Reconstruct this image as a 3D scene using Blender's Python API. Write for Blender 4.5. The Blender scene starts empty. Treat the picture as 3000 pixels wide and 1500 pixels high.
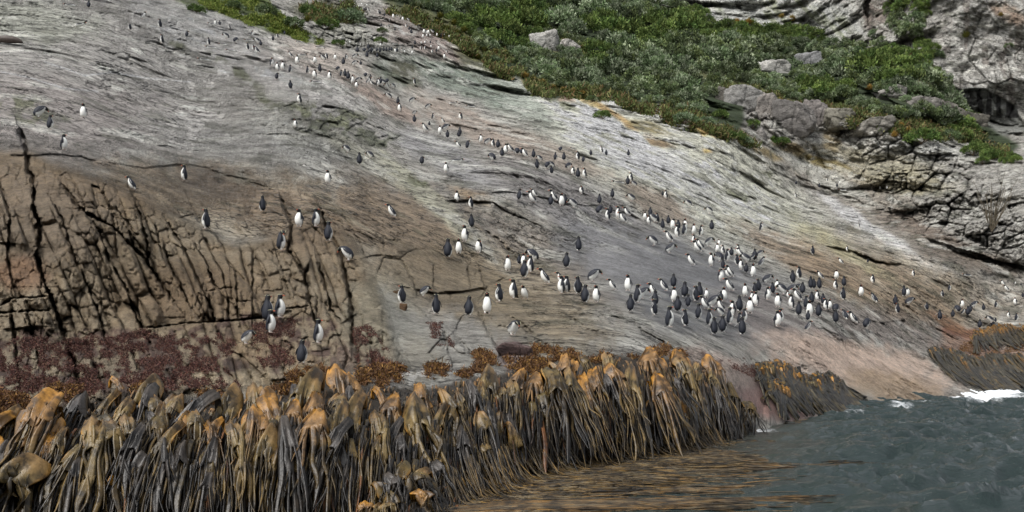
import bpy, math, random
import numpy as np
from mathutils import Vector, Matrix
# ------------------------------------------------------------------ camera, sky, sun, exposure
F, HX, HY, CAMZ = 3217.0, 1500.0, 1000.0, 2.7      # focal length / horizon of the photograph in its pixels, lens height over the sea
scn = bpy.context.scene
cam_d = bpy.data.cameras.new("camera"); cam = bpy.data.objects.new("camera", cam_d)
scn.collection.objects.link(cam); scn.camera = cam
cam_d.sensor_width = 36.0; cam_d.lens = F/3000*36.0
cam_d.shift_y = 250.0/3000
cam_d.clip_start = 0.5; cam_d.clip_end = 3000
cam.location = (0, 0, CAMZ); cam.rotation_euler = (math.pi/2, 0, 0)
world = bpy.data.worlds.new("World"); scn.world = world; world.use_nodes = True
wn = world.node_tree; bg = wn.nodes["Background"]
sky = wn.nodes.new("ShaderNodeTexSky"); sky.sky_type = 'NISHITA'; sky.sun_disc = False
SUN_EL, SUN_ROT = math.radians(55), math.radians(228)
sky.sun_elevation = SUN_EL; sky.sun_rotation = SUN_ROT; sky.air_density = 1.0; sky.dust_density = 4.0
hs = wn.nodes.new("ShaderNodeHueSaturation"); hs.inputs["Saturation"].default_value = 0.22
wn.links.new(sky.outputs[0], hs.inputs["Color"]); wn.links.new(hs.outputs[0], bg.inputs[0])
bg.inputs[1].default_value = 0.15
sd = bpy.data.lights.new("sun", 'SUN'); sd.energy = 1.4; sd.angle = math.radians(10); sd.color = (1.0, 0.97, 0.92)
sun = bpy.data.objects.new("sun", sd); scn.collection.objects.link(sun)
sdir = Vector((math.sin(SUN_ROT)*math.cos(SUN_EL), math.cos(SUN_ROT)*math.cos(SUN_EL), math.sin(SUN_EL)))
sun.rotation_euler = sdir.to_track_quat('Z', 'Y').to_euler(); sun.location = (0, 0, 60)
scn.view_settings.view_transform = 'Standard'; scn.view_settings.look = 'None'
scn.view_settings.exposure = 0.42; scn.view_settings.gamma = 1.0
scn.cycles.max_bounces = 6

rng = np.random.default_rng(7)
random.seed(7)
col = scn.collection

# ------------------------------------------------------------------ helpers
def srgb(r, g, b, k=1.0):
    c = np.array([r, g, b])/255.0
    return np.where(c <= 0.04045, c/12.92, ((c+0.055)/1.055)**2.4)*k
def hash3(i, j, k, seed):
    h = (i*374761393 + j*668265263 + k*2147483647 + seed*1274126177) & 0xFFFFFFFF
    h = ((h ^ (h >> 13))*1274126177) & 0xFFFFFFFF
    h = h ^ (h >> 16)
    return (h & 0xFFFFFF)/float(0xFFFFFF)
def vnoise(x, y, z=None, seed=0):
    """smooth value noise in -1..1"""
    x = np.asarray(x, float); y = np.asarray(y, float)
    xi = np.floor(x).astype(np.int64); yi = np.floor(y).astype(np.int64)
    fx = x-xi; fy = y-yi; fx = fx*fx*fx*(fx*(fx*6-15)+10); fy = fy*fy*fy*(fy*(fy*6-15)+10)
    def plane(zi):
        a = hash3(xi, yi, zi, seed); b = hash3(xi+1, yi, zi, seed); c = hash3(xi, yi+1, zi, seed); d = hash3(xi+1, yi+1, zi, seed)
        return (a*(1-fx)+b*fx)*(1-fy) + (c*(1-fx)+d*fx)*fy
    if z is None: return plane(np.zeros_like(xi))*2-1
    z = np.asarray(z, float); zi = np.floor(z).astype(np.int64); fz = z-zi; fz = fz*fz*(3-2*fz)
    return (plane(zi)*(1-fz)+plane(zi+1)*fz)*2-1
def fbm(x, y, z=None, o=4, seed=0, g=0.5):
    s = 0; a = 1; n = 0
    for i in range(o):
        s = s + a*vnoise(x*2**i+i*17.3, y*2**i+i*9.1, None if z is None else z*2**i+i*3.7, seed+i); n += a; a *= g
    return s/n
def sstep(a, b, x):
    t = np.clip((x-a)/(b-a), 0, 1); return t*t*(3-2*t)
def voro(x, y, seed=0, jit=0.85):
    """distance to cell edge (F2-F1) and a random number per cell"""
    xi = np.floor(x).astype(np.int64); yi = np.floor(y).astype(np.int64)
    f1 = np.full(x.shape, 9.0); f2 = np.full(x.shape, 9.0); idr = np.zeros(x.shape)
    for dx in (-1, 0, 1):
        for dy in (-1, 0, 1):
            cx = xi+dx; cy = yi+dy
            px = cx+0.5+jit*(hash3(cx, cy, cx*0+1, seed)-0.5); py = cy+0.5+jit*(hash3(cx, cy, cx*0+2, seed)-0.5)
            d = np.hypot(x-px, y-py); r = hash3(cx, cy, cx*0+3, seed)
            m = d < f1
            f2 = np.where(m, f1, np.minimum(f2, d)); idr = np.where(m, r, idr); f1 = np.where(m, d, f1)
    return f2-f1, idr
def mesh_np(name, V, Fq, mats, cola=None, smooth=True, extra=None, tris=None, midx=None):
    V = np.asarray(V, np.float32); me = bpy.data.meshes.new(name)
    q = np.asarray(Fq, np.int32).reshape(-1, 4) if Fq is not None and len(Fq) else np.zeros((0, 4), np.int32)
    t = np.asarray(tris, np.int32).reshape(-1, 3) if tris is not None and len(tris) else np.zeros((0, 3), np.int32)
    nl = q.size+t.size; nf = len(q)+len(t)
    me.vertices.add(len(V)); me.vertices.foreach_set("co", V.ravel())
    me.loops.add(nl); me.loops.foreach_set("vertex_index", np.concatenate([q.ravel(), t.ravel()]).astype(np.int32))
    me.polygons.add(nf)
    ls = np.concatenate([np.arange(len(q))*4, q.size+np.arange(len(t))*3]).astype(np.int32)
    me.polygons.foreach_set("loop_start", ls)
    me.polygons.foreach_set("loop_total", np.concatenate([np.full(len(q), 4), np.full(len(t), 3)]).astype(np.int32))
    me.polygons.foreach_set("use_smooth", np.full(nf, bool(smooth)))
    if midx is not None: me.polygons.foreach_set("material_index", np.asarray(midx, np.int32))
    if cola is not None:
        at = me.attributes.new("Col", 'FLOAT_COLOR', 'POINT')
        c4 = np.ones((len(V), 4), np.float32); c4[:, :3] = np.asarray(cola)[:, :3]
        at.data.foreach_set("color", c4.ravel())
    for k, a in (extra or {}).items():
        if a.ndim == 2:
            at = me.attributes.new(k, 'FLOAT_VECTOR', 'POINT'); at.data.foreach_set("vector", a.astype(np.float32).ravel())
        else:
            at = me.attributes.new(k, 'FLOAT', 'POINT'); at.data.foreach_set("value", a.astype(np.float32).ravel())
    for m in (mats if isinstance(mats, (list, tuple)) else [mats]): me.materials.append(m)
    me.update(); me.validate()
    return me
def link(name, me, parent=None, loc=None):
    o = bpy.data.objects.new(name, me); col.objects.link(o)
    if parent is not None: o.parent = parent
    if loc is not None: o.location = loc
    return o
def tag(o, label=None, cat=None, group=None, kind=None):
    if label: o["label"] = label
    if cat: o["category"] = cat
    if group: o["group"] = group
    if kind: o["kind"] = kind
    return o

# ------------------------------------------------------------------ materials
def new_mat(name):
    m = bpy.data.materials.new(name); m.use_nodes = True
    nt = m.node_tree; return m, nt, nt.nodes["Principled BSDF"]
def nd(nt, t, **kw):
    n = nt.nodes.new(t)
    for k, v in kw.items(): setattr(n, k, v)
    return n
def attr(nt, name):
    n = nd(nt, "ShaderNodeAttribute"); n.attribute_name = name; return n
def noise_n(nt, vec, scale, detail=6, rough=0.6):
    n = nd(nt, "ShaderNodeTexNoise"); n.inputs["Scale"].default_value = scale; n.inputs["Detail"].default_value = detail
    n.inputs["Roughness"].default_value = rough
    if vec is not None: nt.links.new(vec, n.inputs["Vector"])
    return n
def ramp(nt, fac, stops):
    r = nd(nt, "ShaderNodeValToRGB"); e = r.color_ramp.elements
    while len(e) < len(stops): e.new(0.5)
    for x, (p, c) in zip(e, stops):
        x.position = p; x.color = (c, c, c, 1) if np.isscalar(c) else (*c, 1)
    nt.links.new(fac, r.inputs[0]); return r
def mix(nt, kind, fac, a, b):
    n = nd(nt, "ShaderNodeMix", data_type='RGBA', blend_type=kind)
    for s, i in ((fac, 0), (a, 6), (b, 7)):
        if hasattr(s, "is_output"): nt.links.new(s, n.inputs[i])
        elif i == 0: n.inputs[0].default_value = s
        else: n.inputs[i].default_value = (*s, 1)
    return n.outputs[2]
def simple(name, c, rough=0.7, spec=0.3, var=0.0, vs=8.0, bump=0.0, bs=30.0, usecol=False):
    m, nt, b = new_mat(name)
    tc = nd(nt, "ShaderNodeTexCoord")
    base = attr(nt, "Col").outputs["Color"] if usecol else None
    nz = noise_n(nt, tc.outputs["Object"], vs, 5)
    rr = ramp(nt, nz.outputs["Fac"], [(0.3, 1-var), (0.7, 1+var if var < 1 else 1.8)])
    if base is None:
        rgb = nd(nt, "ShaderNodeRGB"); rgb.outputs[0].default_value = (*c, 1); base = rgb.outputs[0]
    nt.links.new(mix(nt, 'MULTIPLY', 1.0, base, rr.outputs[0]), b.inputs["Base Color"])
    b.inputs["Roughness"].default_value = rough; b.inputs["Specular IOR Level"].default_value = spec
    if bump > 0:
        n2 = noise_n(nt, tc.outputs["Object"], bs, 4); bp = nd(nt, "ShaderNodeBump"); bp.inputs["Strength"].default_value = bump
        bp.inputs["Distance"].default_value = 0.02
        nt.links.new(n2.outputs["Fac"], bp.inputs["Height"]); nt.links.new(bp.outputs[0], b.inputs["Normal"])
    return m

def rock_material():
    m, nt, b = new_mat("weathered_rock"); L = nt.links
    c = attr(nt, "Col").outputs["Color"]; st = attr(nt, "strata").outputs["Vector"]
    sk = attr(nt, "streak").outputs["Fac"]            # how strongly the strata show
    geo = nd(nt, "ShaderNodeNewGeometry"); pos = geo.outputs["Position"]
    def warped(vec, wscale, amt):
        w = noise_n(nt, vec, wscale, 4, 0.6); v1 = nd(nt, "ShaderNodeVectorMath", operation='SUBTRACT'); L.new(w.outputs["Color"], v1.inputs[0]); v1.inputs[1].default_value = (0.5, 0.5, 0.5)
        v2 = nd(nt, "ShaderNodeVectorMath", operation='SCALE'); L.new(v1.outputs[0], v2.inputs[0]); v2.inputs["Scale"].default_value = amt
        v3 = nd(nt, "ShaderNodeVectorMath", operation='ADD'); L.new(vec, v3.inputs[0]); L.new(v2.outputs[0], v3.inputs[1]); return v3.outputs[0]
    def cracks(vec, scale, w0, w1):
        v = nd(nt, "ShaderNodeTexVoronoi", feature='DISTANCE_TO_EDGE'); v.inputs["Scale"].default_value = scale; L.new(vec, v.inputs["Vector"])
        return ramp(nt, v.outputs["Distance"], [(0.0, 0.0), (w0, 0.35), (w1, 1.0)])
    def mul(a, b_):
        q = nd(nt, "ShaderNodeMath", operation='MULTIPLY'); L.new(a, q.inputs[0])
        if hasattr(b_, "is_output"): L.new(b_, q.inputs[1])
        else: q.inputs[1].default_value = b_
        return q.outputs[0]
    wst = warped(st, 1.3, 1.3)
    n1 = noise_n(nt, wst, 2.0, 5, 0.66)
    n3 = noise_n(nt, pos, 0.6, 10, 0.7)
    n4 = noise_n(nt, pos, 5.0, 14, 0.92)
    x = mix(nt, 'MULTIPLY', 0.9, c, ramp(nt, n3.outputs["Fac"], [(0.36, 0.70), (0.5, 1.0), (0.64, 1.28)]).outputs[0])
    x = mix(nt, 'MULTIPLY', 0.85, x, ramp(nt, n4.outputs["Fac"], [(0.39, 0.45), (0.5, 1.0), (0.61, 1.55)]).outputs[0])
    x = mix(nt, 'MULTIPLY', sk, x, ramp(nt, n1.outputs["Fac"], [(0.36, 0.55), (0.46, 0.95), (0.55, 1.08), (0.64, 1.35)]).outputs[0])
    # thin broken fissures along the strata; the shade in them painted into the colour
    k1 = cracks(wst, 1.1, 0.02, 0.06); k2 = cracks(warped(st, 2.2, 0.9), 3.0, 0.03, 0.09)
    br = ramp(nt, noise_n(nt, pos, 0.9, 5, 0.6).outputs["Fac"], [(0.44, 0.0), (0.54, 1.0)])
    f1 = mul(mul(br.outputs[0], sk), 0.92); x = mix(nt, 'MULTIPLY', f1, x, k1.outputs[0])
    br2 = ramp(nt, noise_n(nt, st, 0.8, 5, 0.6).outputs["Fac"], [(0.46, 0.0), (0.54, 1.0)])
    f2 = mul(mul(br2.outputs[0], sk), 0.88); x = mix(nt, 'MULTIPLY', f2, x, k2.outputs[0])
    # pale guano / lichen threads
    n5 = noise_n(nt, pos, 1.7, 7, 0.7); n5.inputs["Distortion"].default_value = 1.2
    r5 = ramp(nt, n5.outputs["Fac"], [(0.490, 0.0), (0.5, 1.0), (0.510, 0.0)])
    x = mix(nt, 'MIX', mul(r5.outputs[0], attr(nt, "thread").outputs["Fac"]), x, (0.40, 0.40, 0.38))
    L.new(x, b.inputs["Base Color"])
    mr = nd(nt, "ShaderNodeMapRange"); L.new(attr(nt, "wet").outputs["Fac"], mr.inputs[0]); mr.inputs[3].default_value = 0.88; mr.inputs[4].default_value = 0.5
    L.new(mr.outputs[0], b.inputs["Roughness"]); b.inputs["Specular IOR Level"].default_value = 0.3
    def bump(h, dist, prev=None, st_=1.0):
        q = nd(nt, "ShaderNodeBump"); q.inputs["Strength"].default_value = st_; q.inputs["Distance"].default_value = dist; L.new(h, q.inputs["Height"])
        if prev is not None: L.new(prev, q.inputs["Normal"])
        return q.outputs[0]
    h = bump(n1.outputs["Fac"], 0.30); h = bump(mul(k1.outputs[0], f1), 0.10, h); h = bump(n4.outputs["Fac"], 0.14, h)
    L.new(h, b.inputs["Normal"])
    return m
M_ROCK = rock_material()
# ------------------------------------------------------------------ penguins seen in the photograph: foot x, foot y, height (photo pixels), way they face + pose
PENG = """208 23 15 Ll;260 25 21 Bs;416 57 21 Rs;234 81 12 Rl;381 90 19 Lp;469 83 24 Ls;475 129 25 Ls;548 111 19 Bp;612 134 21 Ls;622 147 13 Ll;656 136 8 Ll;680 156 13 Ll;601 183 15 Ll;631 75 15 Fs;624 77 9 Ll;644 77 15 Bs;673 87 13 Ls;665 115 16 Ln;690 127 16 Bn;733 125 9 Ll;739 109 17 Rp;756 130 18 Ln;764 137 17 Bs;726 148 20 Ls;743 150 18 Lp;757 157 22 Ls;800 122 16 Bs;813 113 13 Ls;834 104 12 Bs;879 129 7 Ll;939 145 10 Ll;855 169 17 Ls;884 168 10 Rl;871 189 25 Fw;922 188 22 rs;949 179 15 Ln;957 175 18 Lp;982 178 18 Fs;1014 178 18 Rs;1006 192 21 Bs;1038 175 16 Rn;1037 195 17 Rn;1057 193 13 Bs;796 195 25 Rp;813 208 22 ls;829 207 25 ls;850 216 23 Es;811 235 20 Bp;851 263 26 Ds;901 217 21 Es;937 214 25 Dw;922 231 25 lp;928 249 12 Ll;966 235 26 ls;989 210 14 Bn;999 226 18 Es;1011 227 22 Bs;1020 235 24 Bs;1032 247 25 rs;1047 246 24 Rn;1045 260 20 ls;1071 229 14 Bn;1075 248 20 Rs;1085 237 17 Bs;1093 252 17 Ls;1107 254 24 Rs;1115 248 20 Bs;1125 250 17 Ln;1132 263 18 Fn;1134 246 14 Bn;1154 259 12 Ln;878 305 29 Ls;866 376 23 ls;1215 249 17 Ls;
1047 156 22 Bw;1067 156 18 Bn;1079 147 18 Bs;1075 171 22 Bw;1081 157 14 Bs;1089 157 20 Es;1104 154 13 Bs;1113 156 15 Bs;1115 138 11 Fs;1124 153 13 Bs;1132 153 14 Bs;1140 152 12 Bs;1147 152 13 Bs;1157 157 15 Fs;1163 155 14 Bs;1179 156 16 Fn;1186 157 10 Fs;1105 171 15 Bs;1057 136 11 Ls;1025 128 8 Fs;1157 134 6 Rl;1208 145 11 Bw;1207 161 13 Fs;1233 148 12 Ls;1246 148 13 Ls;1263 141 9 Fs;1267 158 13 Ls;1279 155 10 Bs;1285 149 14 Fs;1309 157 10 Ls;1302 174 16 Fs;1216 133 13 Bs;1234 130 8 Fs;1245 129 9 Fs;1261 129 8 Bs;1239 113 13 Fs;1242 100 15 Fs;1248 103 14 Rs;1255 102 17 Fs;1260 108 8 Fs;1268 99 12 Ln;1280 108 11 Fs;1294 99 8 Fs;1293 109 10 Bs;1301 110 10 Fs;1316 114 11 Fs;1351 124 10 Ls;1250 109 9 Fs;1191 83 12 Ls;1199 90 11 Bs;1205 101 15 Bs;1219 86 9 Fn;1223 70 9 Fs;1230 76 6 Rl;1180 63 14 Fs;1174 60 8 Bs;1197 63 8 Ln;1152 55 14 Fs;1127 50 11 Bs;1110 43 13 Ls;1115 43 9 Bs;1142 65 11 Ls;1139 83 11 Ls;1157 92 9 Bs;1117 80 11 Bs;1080 35 11 Ls;1072 34 12 Bs;1075 20 8 Fs;1060 17 8 Fs;1051 22 6 Fs;1067 34 9 Bs;
1141 292 18 Ln;1166 308 22 Bw;1171 329 24 ls;1205 304 19 Rn;1252 323 16 Rn;1213 339 12 Rn;1214 361 21 Bs;1268 351 17 Rs;1302 364 18 Lf;1251 387 28 Lf;1258 371 13 Bs;1289 395 24 Fw;1303 384 24 Rn;1311 406 22 Bs;1350 353 23 Lp;1344 404 20 Bs;1347 400 26 Ew;1326 308 9 Rl;1381 318 9 Ll;1408 420 24 rs;1426 426 18 Rn;1445 432 23 Ls;1459 436 24 Bs;1348 436 22 Lf;1370 438 25 Ep;1471 461 25 Bs;1482 451 28 lw;1444 474 23 Dn;1502 449 29 Ls;1515 455 20 Bn;1527 455 15 Bn;1543 463 30 Lf;1563 465 25 Bw;1583 474 16 Ln;1573 497 29 Ds;1236 484 24 Bp;1338 479 12 Rl;1307 508 30 ls;1019 449 20 Ln;1053 485 36 Bs;1087 465 18 Ln;
1642 446 14 Bn;1627 472 23 Es;1652 472 23 Bw;1681 440 6 Ll;1693 471 25 Ls;1709 478 19 Es;1731 458 17 Bs;1763 450 18 Ls;1776 458 17 Bs;1841 459 18 Bs;1663 497 18 En;1679 515 24 Ls;1693 523 29 Bw;1713 523 29 Ls;1603 496 20 Bn;1618 493 17 Ln;1615 512 24 Ds;1814 543 13 Ll;1839 544 25 Bs;1849 533 26 Ls;1860 548 15 Ln;1704 571 26 Lp;1522 589 34 Es;1566 597 38 Lf;1571 579 26 Ls;1614 605 34 Es;1629 592 38 Lf;1645 606 37 Fs;1656 600 28 Bs;1681 611 26 Ln;1756 600 30 Bw;1794 582 27 Bw;1852 591 20 Ln;1951 584 24 Ls;1941 576 13 Bs;1755 630 25 En;1781 647 35 Ls;1788 629 25 Bs;1812 643 37 Ls;1831 656 36 Ls;1843 634 28 Lf;
1890 645 21 ls;1905 635 26 Es;1901 659 26 Ls;1926 654 28 Ls;1917 653 26 Ln;1941 673 30 Bw;1958 659 25 Bs;1971 674 38 lp;1987 674 28 Bs;2006 676 35 Fs;1984 696 38 Ls;2004 691 35 Rs;2032 688 30 Fs;2053 693 31 Rs;2085 676 29 Bs;2019 607 20 Ln;2080 628 19 Ln;2229 678 23 Rs;1967 711 38 Lf;1916 722 30 Ln;1960 744 27 Rn;2031 780 38 Lf;2084 782 39 ls;2033 717 28 Ls;2050 741 40 Lf;2058 734 38 Lf;2074 724 28 Rn;2101 741 26 Fs;2106 721 17 Fs;2118 747 27 Ls;2110 769 30 Dn;2130 767 36 Rs;2143 752 24 Bs;2163 746 28 Ls;2174 754 28 Lf;2159 779 32 Ds;2171 793 32 Ls;2188 771 24 Ln;2211 765 34 Bs;2225 752 16 Rn;2225 783 32 Rs;2203 763 14 Rn;2186 801 28 Bs;2206 813 38 Fw;
2111 826 38 rp;2118 791 30 Bw;2145 814 38 Ls;2137 815 28 Ls;2145 855 42 Lf;2244 833 26 Rn;2221 857 38 Bs;2211 866 36 Bs;2183 871 38 ls;2214 899 42 ls;2204 886 30 Ls;2248 881 38 rs;2263 863 34 Bs;2277 851 30 ls;2279 903 42 ls;2197 922 48 Fs;2277 960 48 rs;2285 950 44 Rs;1960 962 62 Rs;2007 959 50 Dw;1917 927 48 Dw;1919 898 44 Bw;1847 916 50 Es;1867 890 54 Rs;1880 878 32 Rn;1840 856 48 ls;1920 870 42 Lf;1952 855 40 Lf;1973 845 40 Bs;1974 888 44 Fs;1985 916 46 Es;2006 874 46 Bw;2016 903 38 Es;2039 886 46 Ds;2049 876 46 Bw;2046 938 46 Es;2072 908 42 Lf;2086 903 34 Rn;2069 876 28 Fs;2077 956 48 Rs;2092 983 50 Ds;2117 977 50 Es;2137 953 50 Rs;2118 915 40 Lf;2120 886 42 Fw;2112 886 30 Bs;2146 927 44 Ls;2166 915 46 Bw;2166 954 36 Rs;2174 984 52 Bw;2180 946 40 Rs;2112 929 24 Ln;
2381 748 26 Dw;2482 738 15 Ls;2468 776 20 Lf;2542 772 11 Bs;2341 818 42 Ds;2322 832 38 Bs;2409 819 26 Lf;2450 820 28 Fs;2448 850 30 Ls;2472 841 30 Bs;2470 881 38 Dw;2522 870 34 Fs;2557 832 25 Ls;2676 812 20 Ls;2567 889 33 Df;2375 848 36 Bs;2400 849 34 Bs;2384 848 30 Bs;2351 863 34 Bs;2315 865 28 Rn;2295 865 30 Ln;2334 853 18 Rn;2344 884 40 Lf;2395 884 32 Ls;2378 891 34 Bs;2411 894 32 Bs;2319 906 42 Ls;2309 875 20 Ls;2340 927 42 Es;2361 906 38 Rs;2371 929 46 Fs;2398 931 42 Es;2430 909 30 Fs;2419 910 34 Ls;2447 919 26 En;2448 949 40 Bs;2480 939 34 Df;2507 950 40 Lf;2367 942 30 Es;2361 972 32 Rf;
2648 870 34 Bw;2657 871 28 Fp;2661 896 27 Rn;2623 897 32 Bs;2630 920 30 Ds;2715 911 23 Bw;2753 939 30 Bw;2761 872 20 Dw;2781 854 19 Rs;2834 813 11 Ll;2791 932 22 Es;2818 903 24 Fs;2806 917 24 Bn;2817 923 18 Rs;2835 926 28 Es;2842 917 22 Bs;2851 904 21 Rn;2881 912 20 Bs;2917 904 20 Rs;2870 963 24 Es;2903 948 20 Ln;2908 959 20 Es;2916 946 13 Bs;2942 839 18 Lf;2953 855 20 Lf;2974 834 8 Fs;2974 895 21 Ls;2955 933 18 Ls;2977 942 22 Rs;2996 874 15 Bs;2537 965 32 En;2991 839 9 Bs;2332 543 13 Bs;2423 533 10 Ls;2400 552 14 Bs;2459 541 10 Fs;2452 550 12 Bs;2578 556 10 Fs;2598 555 9 Fs;2470 562 7 Ll;2331 581 14 Ls;2516 667 12 Ls;
113 349 36 En;147 382 42 Es;245 350 43 Fs;187 443 46 Rs;394 560 44 Lf;541 532 46 Ls;605 675 60 Ls;770 623 46 Ds;877 669 53 ls;925 668 54 Rs;962 710 58 Es;823 738 60 Ep;961 542 40 ls;784 947 78 Es;793 980 68 Rs;820 935 68 Rs;722 1013 40 Rn;932 1011 71 Rs;885 1071 70 Es;1021 768 42 Ln;1155 639 43 Lf;1339 594 32 ls;1380 612 34 Ls;1381 670 40 Bs;1362 711 48 ls;1344 747 44 Fs;1312 758 56 Es;1403 744 42 lp;1695 738 43 Bw;1660 788 46 Es;1487 797 46 Fs;1534 783 38 ls;1521 778 30 Bs;1536 817 52 Es;1555 801 50 Ls;1565 769 36 Ln;1604 834 50 Lf;1645 863 52 Ls;1650 836 40 Ls;1661 861 50 Ls;1693 865 52 Ds;1714 891 54 Es;1747 889 50 ls;1735 828 36 Rn;1800 853 36 Lf;1178 893 54 Ds;1241 872 30 Rn;1278 924 58 Ds;1374 929 58 Es;1427 923 62 Fw;1463 888 54 Dw;1505 878 57 Ls;1540 879 42 lf;1503 986 42 rn"""
PL = []
for s in PENG.replace("\n", "").split(";"):
    if s.strip():
        a = s.split(); PL.append((float(a[0]), float(a[1]), float(a[2]), a[3][0], a[3][1]))
RATIO = dict(s=1.0, w=1.0, f=0.88, n=0.70, p=0.92, l=0.40)
PH = 0.63
_r = random.Random(3)
PL = [(u, v, h, f, 'f' if p == 's' and f in 'LR' and 14 < h < 46 and _r.random() < 0.3 else p) for (u, v, h, f, p) in PL]
# ------------------------------------------------------------------ the lie of the land: distance along every line of sight, fitted to how large the birds stand there
ctl = []   # u, v, distance, weight
for (u, v, h, f, p) in PL:
    if p in 'swf' and h >= 12: ctl.append((u, v, PH*F/h, 0.25))
for u, v in ((1300, 1530), (1500, 1400), (1700, 1352), (1900, 1322), (2050, 1300), (2200, 1270), (2480, 1215), (2600, 1205), (2750, 1180), (3000, 1165), (3300, 1158)):
    d = CAMZ*F/(v-1000.0); ctl.append((u, v, d, 3.0)); ctl.append((u, v+120, d*0.93, 2.0))
for t in ((-200, 1560, 17.2, 3), (0, 1560, 17.2, 3), (600, 1550, 17.4, 3), (1000, 1550, 17.6, 3), (0, 1210, 18.8, 3), (300, 1170, 19.0, 3), (0, 1150, 20.0, 3), (300, 1120, 20.5, 3), (700, 1150, 19.8, 3), (700, 1080, 22.0, 3), (1000, 1110, 20.8, 3),
          (1200, 1120, 22.0, 3), (1400, 1090, 23.6, 3), (1650, 1050, 26.5, 3), (1850, 1035, 28.8, 3), (2100, 1060, 33, 3), (1000, 1000, 25.5, 2), (0, 900, 26, 3), (300, 850, 28, 3), (-200, 900, 26, 2), (0, 600, 31, 3), (300, 600, 32, 3), (0, 450, 37, 3),
          (-200, 450, 37, 2), (0, 300, 47, 2), (0, 120, 70, 2), (0, 0, 88, 2), (-200, 0, 88, 2), (0, -200, 140, 2), (400, -200, 165, 2), (700, 30, 118, 2), (900, 40, 140, 2), (800, -200, 210, 2), (1200, -200, 280, 2),
          (1400, 150, 165, 3), (1700, 50, 215, 3), (2000, 200, 180, 3), (1900, 400, 128, 2), (2200, 350, 155, 3), (2600, 380, 158, 3), (2800, 300, 180, 3), (2300, 80, 240, 3), (2000, 20, 250, 3), (2900, 150, 184, 3),
          (2900, 400, 172, 3), (3000, 500, 140, 3), (2750, 520, 145, 3), (3000, 700, 108, 3), (2900, 480, 150, 2), (1600, -200, 310, 3), (2300, -200, 262, 3), (2900, -200, 196, 3), (3300, -200, 200, 2), (3300, 150, 185, 2),
          (3300, 500, 140, 2), (3300, 850, 95, 2), (3300, 1000, 82, 2), (3000, 1000, 78, 2), (2700, 1100, 56, 2), (2450, 1080, 46, 2), (2300, 1050, 42, 2), (2950, 930, 92, 2), (2600, 700, 112, 1)):
    ctl.append(t)
ctl = np.array(ctl, float)
def feats(u, v, cu, cv):
    d2 = ((u[:, None]-cu[None])**2 + (1.35*(v[:, None]-cv[None]))**2)/400.0**2
    return np.concatenate([d2*np.log(d2+1e-9)*0.5, np.ones((len(u), 1)), u[:, None]/1000-1.5, v[:, None]/1000-0.5], 1)
# centres: the well known points plus a sparse grid
cu = np.concatenate([ctl[ctl[:, 3] >= 1, 0], np.repeat(np.arange(0, 3100, 300), 5)]); cv = np.concatenate([ctl[ctl[:, 3] >= 1, 1], np.tile(np.arange(100, 1100, 220), 11)])
A = feats(ctl[:, 0], ctl[:, 1], cu, cv); W = ctl[:, 3][:, None]
reg = np.eye(A.shape[1])*0.02; reg[-3:, -3:] = 0
wts = np.linalg.solve((A*W).T @ (A*W) + reg, (A*W).T @ (np.log(ctl[:, 2])*ctl[:, 3]))
U0, U1, V0, V1, ST = -420.0, 3420.0, -220.0, 1640.0, 2.7
us = np.arange(U0, U1+ST, ST); vs = np.arange(V0, V1+ST, ST)
def coarse():
    gu = np.arange(U0-30, U1+61, 30.0); gv = np.arange(V0-30, V1+61, 30.0)
    G, H = np.meshgrid(gu, gv); d = (feats(G.ravel(), H.ravel(), cu, cv) @ wts).reshape(G.shape)
    t = us; iu = ((us-gu[0])/30.0); iv = ((vs-gv[0])/30.0)
    def lin(a, i, ax):
        k = np.clip(np.floor(i).astype(int), 1, a.shape[ax]-3); f = i-k
        sh = [1, 1]; sh[ax] = -1; f = f.reshape(sh)
        p = [np.take(a, k+j, axis=ax) for j in (-1, 0, 1, 2)]
        return 0.5*((2*p[1])+(-p[0]+p[2])*f+(2*p[0]-5*p[1]+4*p[2]-p[3])*f*f+(-p[0]+3*p[1]-3*p[2]+p[3])*f**3)
    return lin(lin(d, iu, 1), iv, 0)
LD = coarse()
UU, VV = np.meshgrid(us, vs)
nv, nu = UU.shape
# the slope never folds back over itself: farther up is farther away
LD = np.minimum.accumulate(LD, axis=0)
Y0 = np.exp(LD)
def unproj(u, v, y): return np.stack([(u-HX)/F*y, y, CAMZ+(HY-v)/F*y], -1)
# ---- shape helpers on the sheet
def seg_dist(poly, sel=None, U=UU, V=VV):
    best = np.full(U.shape, 1e9); sgn = np.zeros(U.shape)
    for (a, b) in zip(poly[:-1], poly[1:]):
        dx, dy = b[0]-a[0], b[1]-a[1]; L2 = dx*dx+dy*dy+1e-9
        t = np.clip(((U-a[0])*dx+(V-a[1])*dy)/L2, 0, 1)
        d = np.hypot(U-(a[0]+t*dx), V-(a[1]+t*dy))
        m = d < best; best = np.where(m, d, best)
        sgn = np.where(m, np.sign(dx*(V-a[1])-dy*(U-a[0])), sgn)
    return best, sgn
def box(poly, pad):
    p = np.array(poly, float); a = p.min(0)-pad; b = p.max(0)+pad
    i0, i1 = np.searchsorted(vs, [a[1], b[1]]); j0, j1 = np.searchsorted(us, [a[0], b[0]])
    return slice(max(i0, 0), max(i1, 1)), slice(max(j0, 0), max(j1, 1))
def in_poly(poly, U, V):
    ins = np.zeros(U.shape, bool); n = len(poly)
    for i in range(n):
        x1, y1 = poly[i]; x2, y2 = poly[(i+1) % n]
        c = ((y1 > V) != (y2 > V)) & (U < (x2-x1)*(V-y1)/((y2-y1) if y2 != y1 else 1e-9)+x1)
        ins ^= c
    return ins
P0 = unproj(UU, VV, Y0)
X0, Z0 = P0[..., 0], P0[..., 2]
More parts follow.
